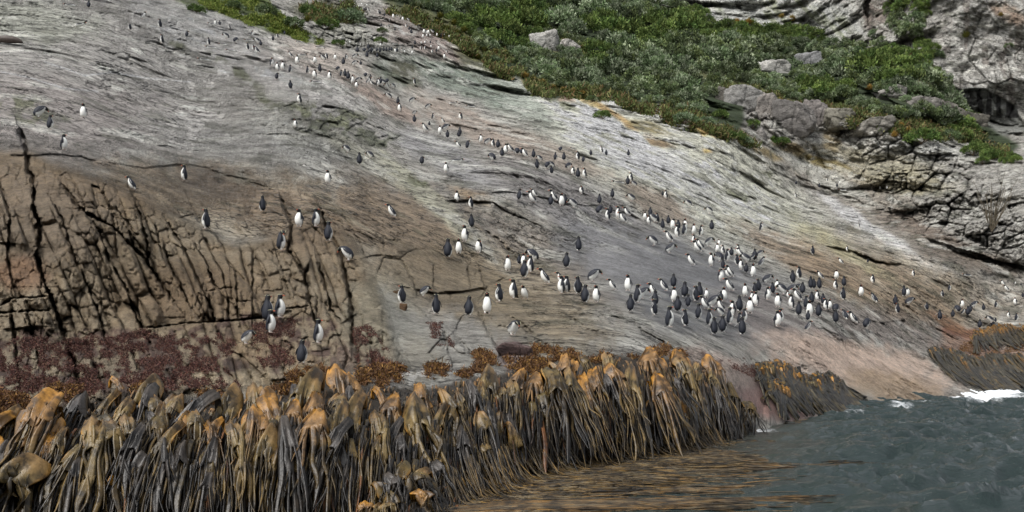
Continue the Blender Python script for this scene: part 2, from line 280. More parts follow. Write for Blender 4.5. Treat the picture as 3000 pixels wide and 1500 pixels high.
WU = UU+14*fbm(UU/60, VV/60, o=3, seed=3); WV = VV+12*fbm(UU/60, VV/60, o=3, seed=4)   # slightly wandering coordinates, used to break up outlines
def blob(u, v, ru, rv, ang=0.0, soft=0.5):
    c, s = math.cos(math.radians(ang)), math.sin(math.radians(ang))
    a = ((WU-u)*c+(WV-v)*s)/ru; b = (-(WU-u)*s+(WV-v)*c)/rv
    r = np.sqrt(a*a+b*b)+0.12*NB
    return 1-sstep(1-soft, 1+soft*0.4, r)
NB = fbm(UU/28, VV/28, o=4, seed=11)*2
# ---- strata frame: bedding planes run down to the right, nearly level in the far upper left
p1 = unproj(1400., 300., 78.); p2 = unproj(2300., 800., 50.); ax = (p2-p1)/np.linalg.norm(p2-p1)
up = np.array([0, -0.25, 1.0]); bx_ = np.cross(ax, up); bx_ /= np.linalg.norm(bx_); cx_ = np.cross(bx_, ax)
q1 = unproj(0., 250., 50.); q2 = unproj(900., 330., 66.); ax2 = (q2-q1)/np.linalg.norm(q2-q1)
bx2 = np.cross(ax2, up); bx2 /= np.linalg.norm(bx2); cx2 = np.cross(bx2, ax2)
s1, t1, r1 = P0 @ ax, P0 @ cx_, P0 @ bx_
s2, t2, r2 = P0 @ ax2, P0 @ cx2, P0 @ bx2
warp = 1.1*fbm(s1/9, t1/4, r1/9, o=3, seed=21); warp2 = 1.5*fbm(s2/8, t2/4, r2/8, o=3, seed=22)
LFT = blob(120, 200, 780, 330, 15, 0.4)                     # where the upper-left fabric rules
bed1 = t1+warp; bed2 = t2+warp2
# ---- relief (metres, along the outward normal)
D = np.zeros(UU.shape)
size = Y0/30.0
D += 0.50*size*fbm(X0/7, Y0/9, Z0/5, o=4, seed=31)*np.clip(size, 0.5, 2.2)**0.3
wall = in_poly([(-420, 560), (-420, 1250), (350, 1200), (700, 1130), (1180, 1080), (1130, 930), (1060, 760), (950, 640), (820, 700), (700, 720), (600, 690), (500, 640), (380, 560), (250, 520), (100, 450), (-420, 430)], WU, WV).astype(float)
mid = in_poly([(1000, 760), (1200, 700), (1300, 740), (1500, 830), (1560, 960), (1480, 1060), (1000, 1080)], WU, WV).astype(float)
veg = in_poly([(1040, -220), (1110, 0), (1190, 50), (1330, 98), (1370, 130), (1380, 170), (1440, 185), (1500, 220), (1560, 262), (1640, 292), (1700, 272), (1790, 285), (1880, 312), (1980, 312), (2060, 345), (2160, 395), (2190, 300), (2230, 280), (2330, 322), (2400, 312), (2600, 352),
              (2700, 352), (2800, 402), (2900, 437), (2960, 462), (2990, 430), (2830, 330), (2780, 290), (2740, 200), (2720, 180), (2580, 130), (2570, 150), (2440, 130), (2380, 90), (2240, 82), (2200, 72), (2120, 67), (2040, 32), (1960, 12), (1770, 0), (1770, -220)], WU, WV)
def smooth(a, n):
    for _ in range(n):
        a = (a+np.roll(a, 1, 0)+np.roll(a, -1, 0)+np.roll(a, 1, 1)+np.roll(a, -1, 1))/5
    return a
wallS = smooth(wall, 26); midS = smooth(mid, 8); vegS = smooth(veg.astype(float), 6)
rock = 1-vegS
# bedding steps: saw-tooth treads whose edges wander
def steps(b, s, r, per, amp, seed):
    x = b/per+0.55*fbm(s/(per*9), r/(per*9), o=3, seed=seed)
    fr = x-np.floor(x); k = hash3(np.floor(x).astype(np.int64), np.zeros(x.shape, np.int64), np.zeros(x.shape, np.int64), seed)
    m = sstep(-0.25, 0.35, fbm(s/(per*6), b/(per*2.0), r/(per*6), o=3, seed=seed+5))
    return amp*m*(0.4+k)*(np.where(fr < 0.88, fr/0.88, (1-fr)/0.12)-0.5)
slab = (1-wallS)*(1-midS*0.7)*rock
smoothslab = np.clip(blob(2020, 850, 420, 150, 22)+blob(1200, 270, 260, 70, 28)*0.6, 0, 1)
sl = slab*(1-0.75*smoothslab)
D += sl*(1-LFT)*(steps(bed1, s1, r1, 2.1, 0.17, 41)+steps(bed1, s1, r1, 0.75, 0.09, 43))
D += sl*LFT*(steps(bed2, s2, r2, 1.6, 0.10, 45)+steps(bed2, s2, r2, 0.55, 0.06, 46))
far = sstep(75, 140, Y0)
A2 = UU*0.88+VV*0.47; B2 = -UU*0.47+VV*0.88
D += slab*far*(0.55*fbm(A2/110, B2/26, o=6, seed=47, g=0.6)-0.22*np.abs(fbm(A2/60, B2/12, o=4, seed=48)))
rdg = 1-np.abs(fbm(A2/70, B2/11, o=5, seed=49, g=0.6))*2
D -= sl*(1-far)*(1-LFT)*0.07*size*sstep(0.72, 0.98, rdg)*sstep(-0.2, 0.3, fbm(A2/120, B2/60, o=2, seed=50))
A3 = UU*0.985+VV*0.17; B3 = -UU*0.17+VV*0.985; rdg = 1-np.abs(fbm(A3/80, B3/12, o=5, seed=51, g=0.6))*2
D -= sl*LFT*0.07*size*sstep(0.72, 0.98, rdg)*sstep(-0.2, 0.3, fbm(A3/120, B3/60, o=2, seed=52))
# jointed wall: leaning columns broken by cross joints
def joints(U, V, mask, kx, px, py, depth, hgt, seed, tilt=0.46):
    a = (U-tilt*(V-600)+10*fbm(U/90, V/160, o=2, seed=seed))/px; b = (V+0.10*U+10*fbm(U/80, V/80, o=2, seed=seed+1))/py
    e, idr = voro(a, b, seed=seed, jit=0.9)
    show = sstep(-0.35, 0.15, fbm(U/130, V/130, o=2, seed=seed+2))
    return mask*(-depth*0.75*np.exp(-(e/kx)**2)*show*(0.35+0.65*sstep(-.3, .3, fbm(U/40, V/60, o=2, seed=seed+7))) + (hgt*(idr-0.5)+hgt*0.35*sstep(0, 0.45, e))*show)
D += joints(UU, VV, wallS, 0.07, 46, 185, 0.24, 0.46, 61)
D += joints(UU, VV, wallS, 0.09, 26, 40, 0.10, 0.14, 64, 0.3)
D += wallS*sstep(930, 980, VV)*(0.14*fbm(UU/34, VV/30, o=5, seed=167, g=0.6)+0.10*fbm((UU-.4*VV)/18, VV/70, o=3, seed=168))
D += joints(UU, VV, midS, 0.06, 95, 62, 0.12, 0.22, 66, 0.30)
D += wallS*(0.10*fbm(UU/26, VV/26, o=5, seed=68, g=0.6)) + midS*0.05*fbm(UU/30, VV/30, o=4, seed=69)
# coarse grain everywhere
D += rock*0.035*np.clip(size, 0.7, 3)*fbm(X0/0.55, Y0/0.8, Z0/0.45, o=4, seed=71)
# named cracks (photo pixels): points, half width, depth in metres
CR = [([(58, 380), (74, 419), (82, 497), (97, 519), (99, 616), (113, 663), (116, 694), (105, 748), (116, 787), (136, 849), (163, 908), (179, 966), (210, 1050), (240, 1150)], 10, 0.8),
 ([(182, 543), (210, 578), (233, 613), (272, 636), (311, 655), (349, 679), (373, 710), (411, 748), (458, 811), (485, 849), (509, 880)], 8, 0.5),
 ([(338, 609), (369, 648), (400, 690)], 4, 0.25), ([(388, 578), (411, 632), (423, 686), (431, 725), (431, 768), (466, 822)], 7, 0.5),
 ([(252, 628), (287, 671), (311, 733), (318, 772)], 6, 0.4), ([(155, 597), (182, 644), (198, 694), (217, 748), (225, 776)], 5, 0.35),
 ([(493, 655), (528, 710), (555, 764), (575, 811), (598, 857), (621, 908), (629, 943)], 5, 0.4), ([(481, 717), (493, 772), (520, 818), (551, 888)], 4, 0.3),
 ([(571, 717), (606, 772), (621, 822), (637, 845)], 5, 0.35), ([(660, 760), (691, 799), (695, 888), (699, 939)], 4, 0.3), ([(738, 748), (740, 849), (738, 958)], 3.5, 0.25),
 ([(823, 578), (854, 663), (842, 733), (870, 772), (893, 811), (908, 888), (924, 946), (935, 1000)], 7, 0.5), ([(905, 772), (893, 807)], 6, 0.4),
 ([(932, 772), (951, 830), (970, 908), (994, 939)], 7, 0.5), ([(939, 616), (959, 667), (986, 717), (1000, 752), (1015, 830), (1027, 888), (1033, 946), (1030, 1010)], 8, 0.6),
 ([(423, 962), (524, 950), (621, 943), (738, 935), (769, 931)], 4.5, 0.35), ([(823, 908), (908, 896)], 4.5, 0.3), ([(598, 853), (683, 842)], 3, 0.2), ([(691, 884), (738, 884)], 3, 0.2),
 ([(524, 640), (575, 628)], 3, 0.2), ([(0, 896), (39, 873), (148, 869)], 5, 0.35), ([(-50, 925), (23, 915), (148, 908)], 5, 0.35), ([(31, 919), (43, 1000), (55, 1120)], 6, 0.4), ([(78, 911), (97, 985), (120, 1080)], 5, 0.35),
 ([(200, 1010), (225, 1130)], 14, 0.6), ([(270, 1060), (300, 1130)], 10, 0.5), ([(380, 1010), (410, 1090)], 5, 0.3),
 ([(0, 540), (30, 640), (20, 760), (40, 850)], 5, 0.3), ([(300, 560), (340, 640), (352, 700)], 4, 0.2), ([(540, 560), (575, 628), (640, 700), (665, 745)], 3, 0.15), ([(600, 700), (650, 800), (668, 880), (672, 935)], 4, 0.25),
 ([(330, 780), (370, 850), (400, 930), (440, 1010)], 5, 0.35), ([(240, 800), (270, 870), (300, 960), (320, 1040)], 5, 0.35), ([(455, 660), (470, 720), (480, 760)], 3.5, 0.25),
 ([(1175, 760), (1210, 822), (1217, 849)], 4, 0.25), ([(1268, 779), (1272, 849)], 3, 0.2), ([(1369, 783), (1380, 849)], 3, 0.2), ([(1404, 779), (1419, 842)], 3, 0.2), ([(1080, 620), (1120, 690), (1130, 745)], 3, 0.12), ([(1010, 640), (1060, 720), (1070, 755)], 3, 0.14),
 ([(1200, 525), (1240, 545), (1280, 562)], 10, 0.4), ([(1446, 597), (1497, 628), (1543, 648), (1582, 663)], 7, 0.5), ([(1415, 675), (1466, 710), (1497, 748), (1524, 768)], 9, 0.5), ([(1350, 650), (1415, 680)], 5, 0.3),
 ([(1505, 515), (1543, 547)], 6, 0.5), ([(1943, 578), (1970, 616), (1986, 636)], 4, 0.4), ([(1664, 923), (1718, 966), (1776, 977)], 8, 0.4), ([(1862, 958), (1932, 997), (1990, 1040)], 8, 0.5), ([(1788, 927), (1893, 958)], 4, 0.25),
 ([(1489, 927), (1536, 958), (1575, 997), (1600, 1040)], 11, 0.5), ([(1404, 919), (1439, 985), (1470, 1050)], 6, 0.3), ([(1264, 939), (1295, 966), (1310, 1020)], 11, 0.4), ([(1330, 980), (1400, 1060)], 8, 0.35),
 ([(2237, 756), (2272, 768)], 6, 0.5), ([(2509, 741), (2563, 768), (2660, 780)], 10, 1.3), ([(2738, 644), (2815, 686), (2893, 717)], 8, 1.2), ([(2485, 595), (2532, 597)], 8, 1.2), ([(2536, 570), (2560, 590)], 5, 1.0),
 ([(2780, 735), (2850, 755), (2960, 775), (3060, 800)], 11, 1.6), ([(2132, 550), (2186, 581), (2233, 593)], 9, 0.8), ([(2248, 510), (2290, 520)], 8, 0.8), ([(2497, 1148), (2555, 1182), (2606, 1210)], 8, 0.5), ([(2629, 1175), (2679, 1184)], 4, 0.3),
 ([(590, 155), (660, 186), (718, 217), (769, 248)], 4, 0.35), ([(730, 287), (776, 326), (831, 349)], 7, 0.5), ([(652, 400), (718, 404)], 3, 0.25), ([(300, 250), (330, 235)], 3, 0.2), ([(940, 80), (1000, 105), (1060, 130)], 3, 0.8), ([(960, 60), (965, 110)], 3, 0.5), ([(1013, 85), (1018, 125)], 3, 0.6),
 ([(2380, 430), (2420, 500)], 6, 1.0), ([(2430, 340), (2500, 420), (2560, 450)], 6, 1.2), ([(2600, 330), (2720, 400), (2800, 440)], 7, 1.5), ([(2925, 500), (2935, 560), (2905, 640)], 6, 1.2), ([(2700, 860), (2800, 900)], 4, 0.5),
 ([(2540, 0), (2550, 80), (2570, 140)], 14, 3.0), ([(2060, 0), (2080, 60)], 5, 1.5), ([(2150, 0), (2190, 60)], 5, 1.2)]
D += blob(2480, 1085, 340, 110, 12)*(0.10*fbm(A2/50, B2/14, o=5, seed=171)-0.05*np.abs(fbm(A2/30, B2/8, o=3, seed=172)))
for poly, w, dep in CR:
    sl_ = box(poly, w*6); U, V = UU[sl_]+4.5*fbm(UU[sl_]/13, VV[sl_]/13, o=4, seed=81), VV[sl_]+4.5*fbm(UU[sl_]/13, VV[sl_]/13, o=4, seed=82)
    d, s = seg_dist(poly, U=U, V=V)
    ww = w*(0.72+0.62*fbm(UU[sl_]/13, VV[sl_]/17, o=3, seed=83)*1.4)
    D[sl_] += 0.30*min(dep, 0.5)*s*np.exp(-d/(w*5.0))*sstep(0, 3, d)*(1 if poly[0][0] < 1480 else 0.3)
    # taper towards both ends
    e0 = np.hypot(U-poly[0][0], V-poly[0][1]); e1 = np.hypot(U-poly[-1][0], V-poly[-1][1]); tp = np.clip(np.minimum(e0, e1)/(w*2.5)+0.25, 0, 1)
    D[sl_] -= (0.95 if poly[0][0] < 1060 and poly[0][1] > 370 else 0.55)*dep*tp*np.exp(-(d/np.maximum(ww, 1.0)/0.8)**4*0.8)
# ledges: the side below the line steps back (points run left to right), reach, depth
LG = [([(1050, 758), (1116, 745), (1171, 748)], 22, 0.18), ([(1205, 842), (1272, 857), (1349, 853), (1419, 845), (1439, 834)], 30, 0.40), ([(1300, 585), (1373, 583), (1446, 595), (1497, 628)], 22, 0.55),
 ([(1430, 560), (1560, 570), (1691, 598), (1757, 606), (1846, 626), (1889, 641)], 16, 0.45), ([(2237, 752), (2338, 780), (2373, 797), (2411, 805), (2466, 811)], 20, 0.5), ([(2400, 720), (2509, 738), (2563, 764), (2660, 778)], 26, 1.0),
 ([(2200, 735), (2300, 790)], 14, 0.3), ([(2543, 840), (2621, 866), (2691, 893), (2738, 912)], 14, 0.5), ([(2458, 900), (2512, 928), (2582, 943), (2660, 941)], 14, 0.45), ([(430, 420), (481, 425), (543, 437), (600, 437)], 16, 0.25), ([(300, 470), (420, 490), (560, 480), (700, 520), (820, 560)], 26, 0.3),
 ([(700, 385), (850, 395), (960, 440), (1100, 480), (1200, 520)], 22, 0.35), ([(0, 455), (150, 450), (300, 470)], 30, 0.3), ([(824, 330), (950, 308), (1010, 318), (1100, 372), (1170, 392), (1230, 402)], 60, 0.5), ([(830, 345), (900, 350), (990, 352), (1040, 372)], 24, 0.5),
 ([(1080, 172), (1130, 170), (1190, 190), (1245, 235)], 34, 0.9), ([(980, 128), (1100, 132), (1220, 130), (1270, 118)], 14, 0.6), ([(1230, 112), (1300, 108), (1340, 125)], 12, 0.5), ([(1380, 175), (1500, 225), (1620, 300), (1700, 350)], 14, 0.5),
 ([(2740, 268), (2790, 266), (2850, 256), (2890, 262), (2925, 276), (2965, 305), (3010, 380), (3200, 420)], 70, 2.6), ([(1650, 300), (1800, 330), (2000, 420), (2150, 500), (2300, 560)], 20, 0.5), ([(2250, 470), (2400, 540), (2550, 600), (2750, 640)], 22, 1.0),
 ([(2550, 520), (2700, 540), (2800, 560), (2950, 650)], 26, 1.5), ([(2700, 690), (2800, 725), (2950, 765), (3100, 800)], 40, 2.0), ([(2120, 120), (2300, 150), (2400, 190), (2560, 230)], 18, 1.0), ([(2100, 262), (2200, 275), (2330, 312), (2380, 330)], 60, 1.5),
 ([(2430, 325), (2520, 340), (2600, 360), (2640, 375)], 60, 3.5), ([(2480, 235), (2600, 290), (2720, 340), (2850, 420)], 40, 3.0), ([(600, 930), (700, 935), (800, 915), (910, 900)], 26, 0.2), ([(0, 960), (150, 950)], 40, 0.3), ([(-50, 700), (90, 720)], 30, 0.2)]
for poly, w, dep in LG:
    sl_ = box(poly, w*4); n1 = fbm(UU[sl_]/26, VV[sl_]/26, o=4, seed=91)
    U, V = UU[sl_]+6*n1, VV[sl_]+7*fbm(UU[sl_]/55, VV[sl_]/40, o=4, seed=92)
    d, s = seg_dist(poly, U=U, V=V)
    e0 = np.hypot(U-poly[0][0], V-poly[0][1]); e1 = np.hypot(U-poly[-1][0], V-poly[-1][1]); tp = np.clip(np.minimum(e0, e1)/(w*1.2), 0, 1)
    below = s > 0
    D[sl_] -= (0.42 if poly[0][0] > 1600 or poly[0][1] < 420 else 0.5 if poly[0][1] < 500 else 0.8)*dep*tp*np.where(below, sstep(0, 4, d)*np.exp(-d/w*1.5), 0)
    D[sl_] += 0.25*dep*tp*np.where(below, 0, np.exp(-d/w*1.3))
# blocky mossy recess
rec = smooth(in_poly([(820, 300), (950, 305), (1020, 318), (1110, 375), (1180, 395), (1130, 440), (1000, 405), (860, 378), (815, 345)], WU, WV).astype(float), 3)
e, idr = voro((UU+0.3*VV)/38, VV/24, seed=101); D += rec*(0.35*(idr-0.8)-0.15*np.exp(-(e/0.12)**2)-0.3*fbm(UU/30, VV/14, o=4, seed=102))
# blocky face under the scrub and the boulder apron
blk = np.clip(blob(2240, 310, 170, 60, 15)+blob(2520, 380, 260, 60, 20)+blob(2720, 560, 240, 120, 20)+blob(2900, 660, 180, 90, 20), 0, 1)*(1-vegS)
e, idr = voro((UU+0.4*VV)/62, VV/46, seed=103); D += blk*(1.5*(idr-0.5)-1.0*np.exp(-(e/0.08)**2))
e, idr = voro((UU+0.4*VV)/24, (VV-0.3*UU)/16, seed=104); D += blk*(0.5*(idr-0.5)-0.4*np.exp(-(e/0.12)**2)+0.5*fbm(UU/22, VV/16, o=4, seed=111))
e, idr = voro((UU-0.2*VV)/26, VV/20, seed=105); up_ = blob(1010, 105, 110, 34, 10)*(1-vegS); D += up_*(1.5*(idr-0.5)-1.0*np.exp(-(e/0.12)**2))
# steep cliffs at the back: vertical fluting
clf = np.clip(blob(2260, 40, 330, 120, 18)+blob(2900, 180, 230, 330, 0), 0, 1)*(1-vegS)
e, idr = voro((UU+0.5*VV)/75, (VV-0.6*UU)/60, seed=106); D += clf*(1.3*(idr-0.5)-0.5*np.exp(-(e/0.04)**2)*sstep(0.0, 0.3, fbm(UU/90, VV/90, o=2, seed=110)))
D += clf*(0.8*fbm((UU-0.6*VV)/60, (VV+0.6*UU)/130, o=6, seed=107, g=0.55))
D += vegS*(0.9*fbm(X0/22, Y0/30, o=3, seed=109))
# normals and final positions
def normals(P):
    du = np.gradient(P, axis=1); dv = np.gradient(P, axis=0)
    n = np.cross(dv, du); n /= np.linalg.norm(n, axis=-1, keepdims=True)+1e-12
    return n*np.where((n @ np.array([0, -1.0, 0.6])) < 0, -1, 1)[..., None]
N0 = normals(P0)
# relief is cut along the direction each face is weathered from, so ledges and joints stay sharp
RAY = P0-np.array([0, 0, CAMZ]); RAY /= np.linalg.norm(RAY, axis=-1, keepdims=True)
GZ = np.clip(-(N0*RAY).sum(-1), 0.42, 1.0)
P = P0-RAY*(D/GZ)[..., None]
NS = normals(P)
# ------------------------------------------------------------------ the rock's colours (lichen, guano, moss, mineral stain) and painted crevice shade
def RC(r, g, b):
    c = srgb(r, g, b, 0.95); l = c @ np.array([.3, .6, .1]); return (l*0.12+c*0.88)*np.array([1.25, 1.265, 1.27])
C = np.zeros(UU.shape+(3,)); C[:] = RC(150, 146, 138)
def paint(m, c, k=1.0):
    w = np.clip(m*k, 0, 1)[..., None]; C[:] = C*(1-w)+np.array(c)*w
grad = sstep(450, 620, VV-0.02*UU)
paint(blob(150, 180, 700, 300, 12), RC(143, 139, 134), 0.8)
paint(blob(100, 330, 500, 130, 8), RC(140, 131, 126), 0.7)
paint(blob(60, 60, 260, 70, 5), RC(138, 140, 126), 0.7)
paint(blob(640, 100, 330, 90, 22), RC(182, 179, 175), 0.8)
paint(blob(860, 230, 250, 70, 26), RC(188, 183, 178), 0.8)
paint(blob(950, 180, 190, 55, 15), RC(184, 170, 158), 0.7)
paint(blob(620, 400, 260, 60, 10), RC(158, 155, 150), 0.7)
paint(blob(880, 430, 160, 45, 25), RC(178, 176, 172), 0.8)
paint(blob(1000, 480, 330, 60, 30), RC(155, 153, 145), 0.7)
paint(blob(100, 480, 260, 80, 0), RC(132, 124, 116), 0.8)
paint(blob(560, 560, 420, 90, 5), RC(118, 106, 92), 0.85)
paint(blob(650, 540, 220, 50, 5), RC(98, 91, 87), 0.7)
paint(wallS*(0.6+0.4*NB*0.4), RC(124, 108, 86), 0.95)
paint(blob(120, 640, 260, 150, 0), RC(118, 108, 100), 0.6)
paint(blob(560, 860, 260, 110, 0), RC(120, 104, 86), 0.7)
paint(blob(60, 800, 90, 60, 0), RC(138, 108, 88), 0.7)
paint(blob(860, 640, 200, 120, 20), RC(124, 110, 96), 0.7)
paint(blob(1160, 640, 260, 130, 25), RC(116, 103, 90), 0.8)
paint(blob(1290, 610, 330, 28, 42), RC(168, 166, 142), 0.85)
paint(blob(1130, 500, 260, 30, 32), RC(160, 158, 138), 0.7)
paint(blob(1330, 820, 260, 120, 12), RC(118, 109, 95), 0.85)
paint(blob(1120, 930, 140, 130, 15), RC(138, 136, 126), 0.85)
paint(blob(1560, 720, 330, 110, 32), RC(120, 110, 98), 0.8)
paint(blob(1560, 930, 280, 100, 25), RC(120, 112, 98), 0.8)
paint(blob(1480, 560, 260, 80, 25), RC(148, 143, 130), 0.6)
paint(blob(1380, 570, 70, 22, 15), RC(142, 120, 92), 0.9)
# main slab
paint(blob(1950, 480, 620, 170, 30), RC(190, 189, 172), 0.9)
paint(blob(1750, 380, 330, 90, 30), RC(196, 195, 180), 0.8)
paint(blob(1480, 270, 200, 60, 32), RC(150, 157, 145), 0.8)
paint(blob(1340, 230, 180, 55, 25), RC(124, 134, 120), 0.85)
paint(blob(1170, 210, 90, 50, 20), RC(88, 98, 82), 0.85)
paint(blob(1190, 205, 62, 26, 28), RC(86, 84, 64), 0.9)
paint(blob(1300, 140, 120, 50, 15), RC(150, 132, 124), 0.85)
paint(blob(1180, 80, 110, 60, 25), RC(146, 132, 124), 0.8)
paint(blob(1010, 100, 90, 40, 10), RC(165, 164, 150), 0.6)
paint(blob(1130, 300, 160, 34, 30), RC(158, 138, 124), 0.85)
paint(blob(1390, 370, 260, 42, 28), RC(160, 144, 130), 0.85)
paint(blob(1620, 450, 200, 36, 22), RC(158, 143, 128), 0.8)
paint(blob(1320, 470, 220, 50, 28), RC(148, 146, 146), 0.85)
paint(blob(1680, 600, 330, 85, 25), RC(136, 131, 128), 0.9)
paint(blob(1930, 600, 150, 45, 30), RC(146, 130, 114), 0.85)
paint(blob(2030, 830, 430, 150, 20), RC(110, 110, 112), 0.95)
paint(blob(2100, 910, 260, 90, 12), RC(96, 97, 100), 0.85)
paint(blob(1760, 720, 160, 90, 30), RC(128, 127, 128), 0.8)
paint(blob(2330, 940, 300, 80, 14), RC(122, 114, 110), 0.85)
paint(blob(2350, 760, 260, 50, 28), RC(136, 118, 100), 0.85)
paint(blob(2620, 850, 330, 90, 22), RC(136, 122, 106), 0.85)
paint(blob(2620, 960, 260, 60, 15), RC(132, 122, 114), 0.8)
paint(blob(2560, 600, 330, 80, 30), RC(140, 130, 116), 0.75)
paint(blob(2480, 560, 300, 30, 33), RC(168, 166, 156), 0.8)
paint(blob(2570, 680, 230, 20, 33), RC(186, 184, 182), 0.95)
paint(blob(2450, 720, 210, 26, 33), RC(154, 152, 126), 0.8)
paint(blob(2740, 700, 280, 34, 25), RC(112, 97, 84), 0.8)
paint(blob(2850, 760, 220, 40, 15), RC(104, 94, 82), 0.8)
paint(blob(2900, 870, 190, 60, 18), RC(140, 130, 116), 0.75)
paint(blob(2930, 560, 160, 110, 15), RC(152, 148, 140), 0.85)
paint(blob(2640, 530, 190, 40, 8), RC(150, 140, 104), 0.6)
paint(blob(2560, 470, 200, 40, 10), RC(158, 150, 122), 0.6)
paint(blob(2440, 410, 26, 44, 0), RC(150, 128, 78), 0.6)
paint(blob(2700, 425, 150, 34, 8), RC(164, 163, 157), 0.85)
paint(blob(2400, 470, 90, 30, 20), RC(164, 163, 156), 0.8)
paint(blob(2060, 420, 260, 50, 30), RC(164, 162, 146), 0.7)
paint(blob(1900, 320, 170, 34, 20), RC(186, 184, 176), 0.85)
paint(blob(2250, 310, 190, 50, 12), RC(138, 132, 126), 0.85)
paint(blob(2600, 370, 160, 40, 15), RC(132, 126, 116), 0.85)
paint(blob(2720, 330, 160, 34, 28), RC(128, 122, 112), 0.85)
# rust and yellow lichen along the upper edge of the slab
for a in ((1560, 255, 60, 12, 35, (176, 156, 96)), (1640, 275, 60, 14, 30, (140, 86, 56)), (1800, 340, 90, 14, 32, (150, 116, 52)), (1720, 300, 50, 12, 30, (170, 146, 84)), (1900, 375, 80, 20, 22, (118, 104, 50)), (1930, 415, 60, 12, 25, (120, 92, 50)), (2060, 385, 40, 12, 25, (190, 160, 76)), (2040, 360, 90, 14, 28, (140, 92, 60)), (2070, 440, 18, 6, 25, (196, 160, 84)), (2150, 390, 100, 18, 22, (132, 106, 60)), (2330, 440, 90, 14, 20, (116, 98, 56)), (2250, 450, 60, 16, 25, (128, 110, 64)), (2420, 480, 90, 16, 20, (132, 116, 60))):
    paint(blob(*a[:5]), RC(*a[5]), 0.85)
# cliffs
paint(blob(2270, 30, 330, 100, 12), RC(156, 157, 152), 0.9)
st_ = fbm((UU-0.9*VV)/26, (VV+0.5*UU)/150, o=4, seed=121)
paint(clf*sstep(0.0, 0.18, st_)*blob(2320, 60, 300, 110, 20), RC(122, 126, 100), 0.85)
paint(blob(2570, 40, 50, 60, 0), RC(116, 104, 95), 0.9)
paint(blob(2900, 120, 230, 330, 0), RC(140, 137, 131), 0.95)
paint(clf*sstep(0.02, 0.14, fbm(UU/9, VV/12, o=4, seed=122))*blob(2900, 150, 220, 240, 0), RC(184, 181, 174), 0.7)
paint(clf*sstep(0.05, 0.3, fbm(UU/26, VV/90, o=3, seed=123))*blob(2920, 150, 220, 240, 0), RC(118, 108, 100), 0.7)
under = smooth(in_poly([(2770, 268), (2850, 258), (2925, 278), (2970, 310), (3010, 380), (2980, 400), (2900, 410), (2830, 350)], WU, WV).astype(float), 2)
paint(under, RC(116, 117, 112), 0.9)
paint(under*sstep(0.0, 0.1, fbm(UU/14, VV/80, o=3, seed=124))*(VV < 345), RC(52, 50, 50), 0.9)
paint(blob(2960, 40, 60, 30, 20), RC(150, 122, 98), 0.6)
# moss
moss = smooth(in_poly([(520, 0), (620, 35), (700, 62), (780, 92), (840, 108), (900, 130), (950, 138), (945, 122), (900, 98), (860, 70), (800, 30), (760, -60), (400, -200), (400, -60)], WU, WV).astype(float), 2)
moss *= sstep(-0.5, -0.25, fbm(UU/70+3, VV/22, o=3, seed=131))
paint(moss, RC(92, 108, 44), 0.95)
paint(rec*sstep(-0.5, 0.4, NB), RC(76, 82, 54), 0.8)
paint(blob(960, 335, 150, 40, 12)*sstep(-0.1, 0.3, NB), RC(128, 130, 98), 0.6)
for a in ((1470, 190, 110, 14, 22), (1370, 215, 60, 10, 25), (2170, 575, 60, 14, 30), (2260, 515, 40, 14, 20), (1230, 540, 60, 16, 28), (790, 300, 60, 14, 40), (520, 130, 40, 12, 15), (690, 210, 110, 16, 35), (60, 300, 90, 26, 0), (120, 345, 110, 24, 5), (1640, 300, 90, 14, 30)):
    paint(blob(*a)*sstep(-0.6, 0.3, NB), RC(92, 96, 62), 0.75)
paint(vegS, RC(46, 56, 34), 1.0)
for a in ((1270, 60, 160, 26, 20), (1370, 150, 60, 40, 50), (1430, 190, 80, 20, 25), (2200, 250, 190, 24, 12), (2560, 340, 200, 20, 18), (1680, 255, 90, 30, 20), (1620, 120, 110, 40, 30), (2640, 250, 90, 40, 35), (950, 30, 110, 26, 5)):
    paint(blob(*a), RC(96, 96, 58), 0.8*1.0)
# dark streaks in the strata (patchy): crevice shade painted as colour
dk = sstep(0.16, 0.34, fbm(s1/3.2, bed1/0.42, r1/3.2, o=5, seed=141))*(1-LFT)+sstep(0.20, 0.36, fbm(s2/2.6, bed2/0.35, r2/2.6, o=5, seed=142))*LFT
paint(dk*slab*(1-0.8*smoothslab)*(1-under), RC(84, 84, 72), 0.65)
lt = sstep(0.14, 0.32, fbm(s1/4.0+40, bed1/0.5, r1/4.0, o=5, seed=143))*(1-LFT)+sstep(0.16, 0.34, fbm(s2/3.4, bed2/0.5, r2/3.4, o=5, seed=144))*LFT
brown = np.clip(blob(700, 600, 520, 120, 8)+blob(1180, 720, 330, 170, 28)+blob(1500, 850, 330, 130, 25)+wallS+0.8*blob(2600, 820, 360, 110, 22), 0, 1)*(1-blob(1290, 610, 330, 28, 42))
paint(lt*slab*(1-0.6*smoothslab)*(1-under)*(1-0.75*brown), RC(206, 204, 194), 0.45)
C *= 1+brown[..., None]*np.array([0.10, 0.0, -0.16])
# pale veins across the left slab
for poly, w in (([(-60, 205), (0, 210), (78, 225), (194, 260), (287, 268)], 2.2), ([(132, 182), (194, 202), (248, 221), (330, 212), (411, 225)], 2.4), ([(330, 212), (420, 228), (560, 240)], 1.8), ([(1152, 70), (1185, 100)], 3.0)):
    d, s = seg_dist(poly, U=UU+3*vnoise(UU/20, VV/20, seed=5), V=VV); paint(np.exp(-(d/w)**2), RC(196, 192, 188), 0.9)
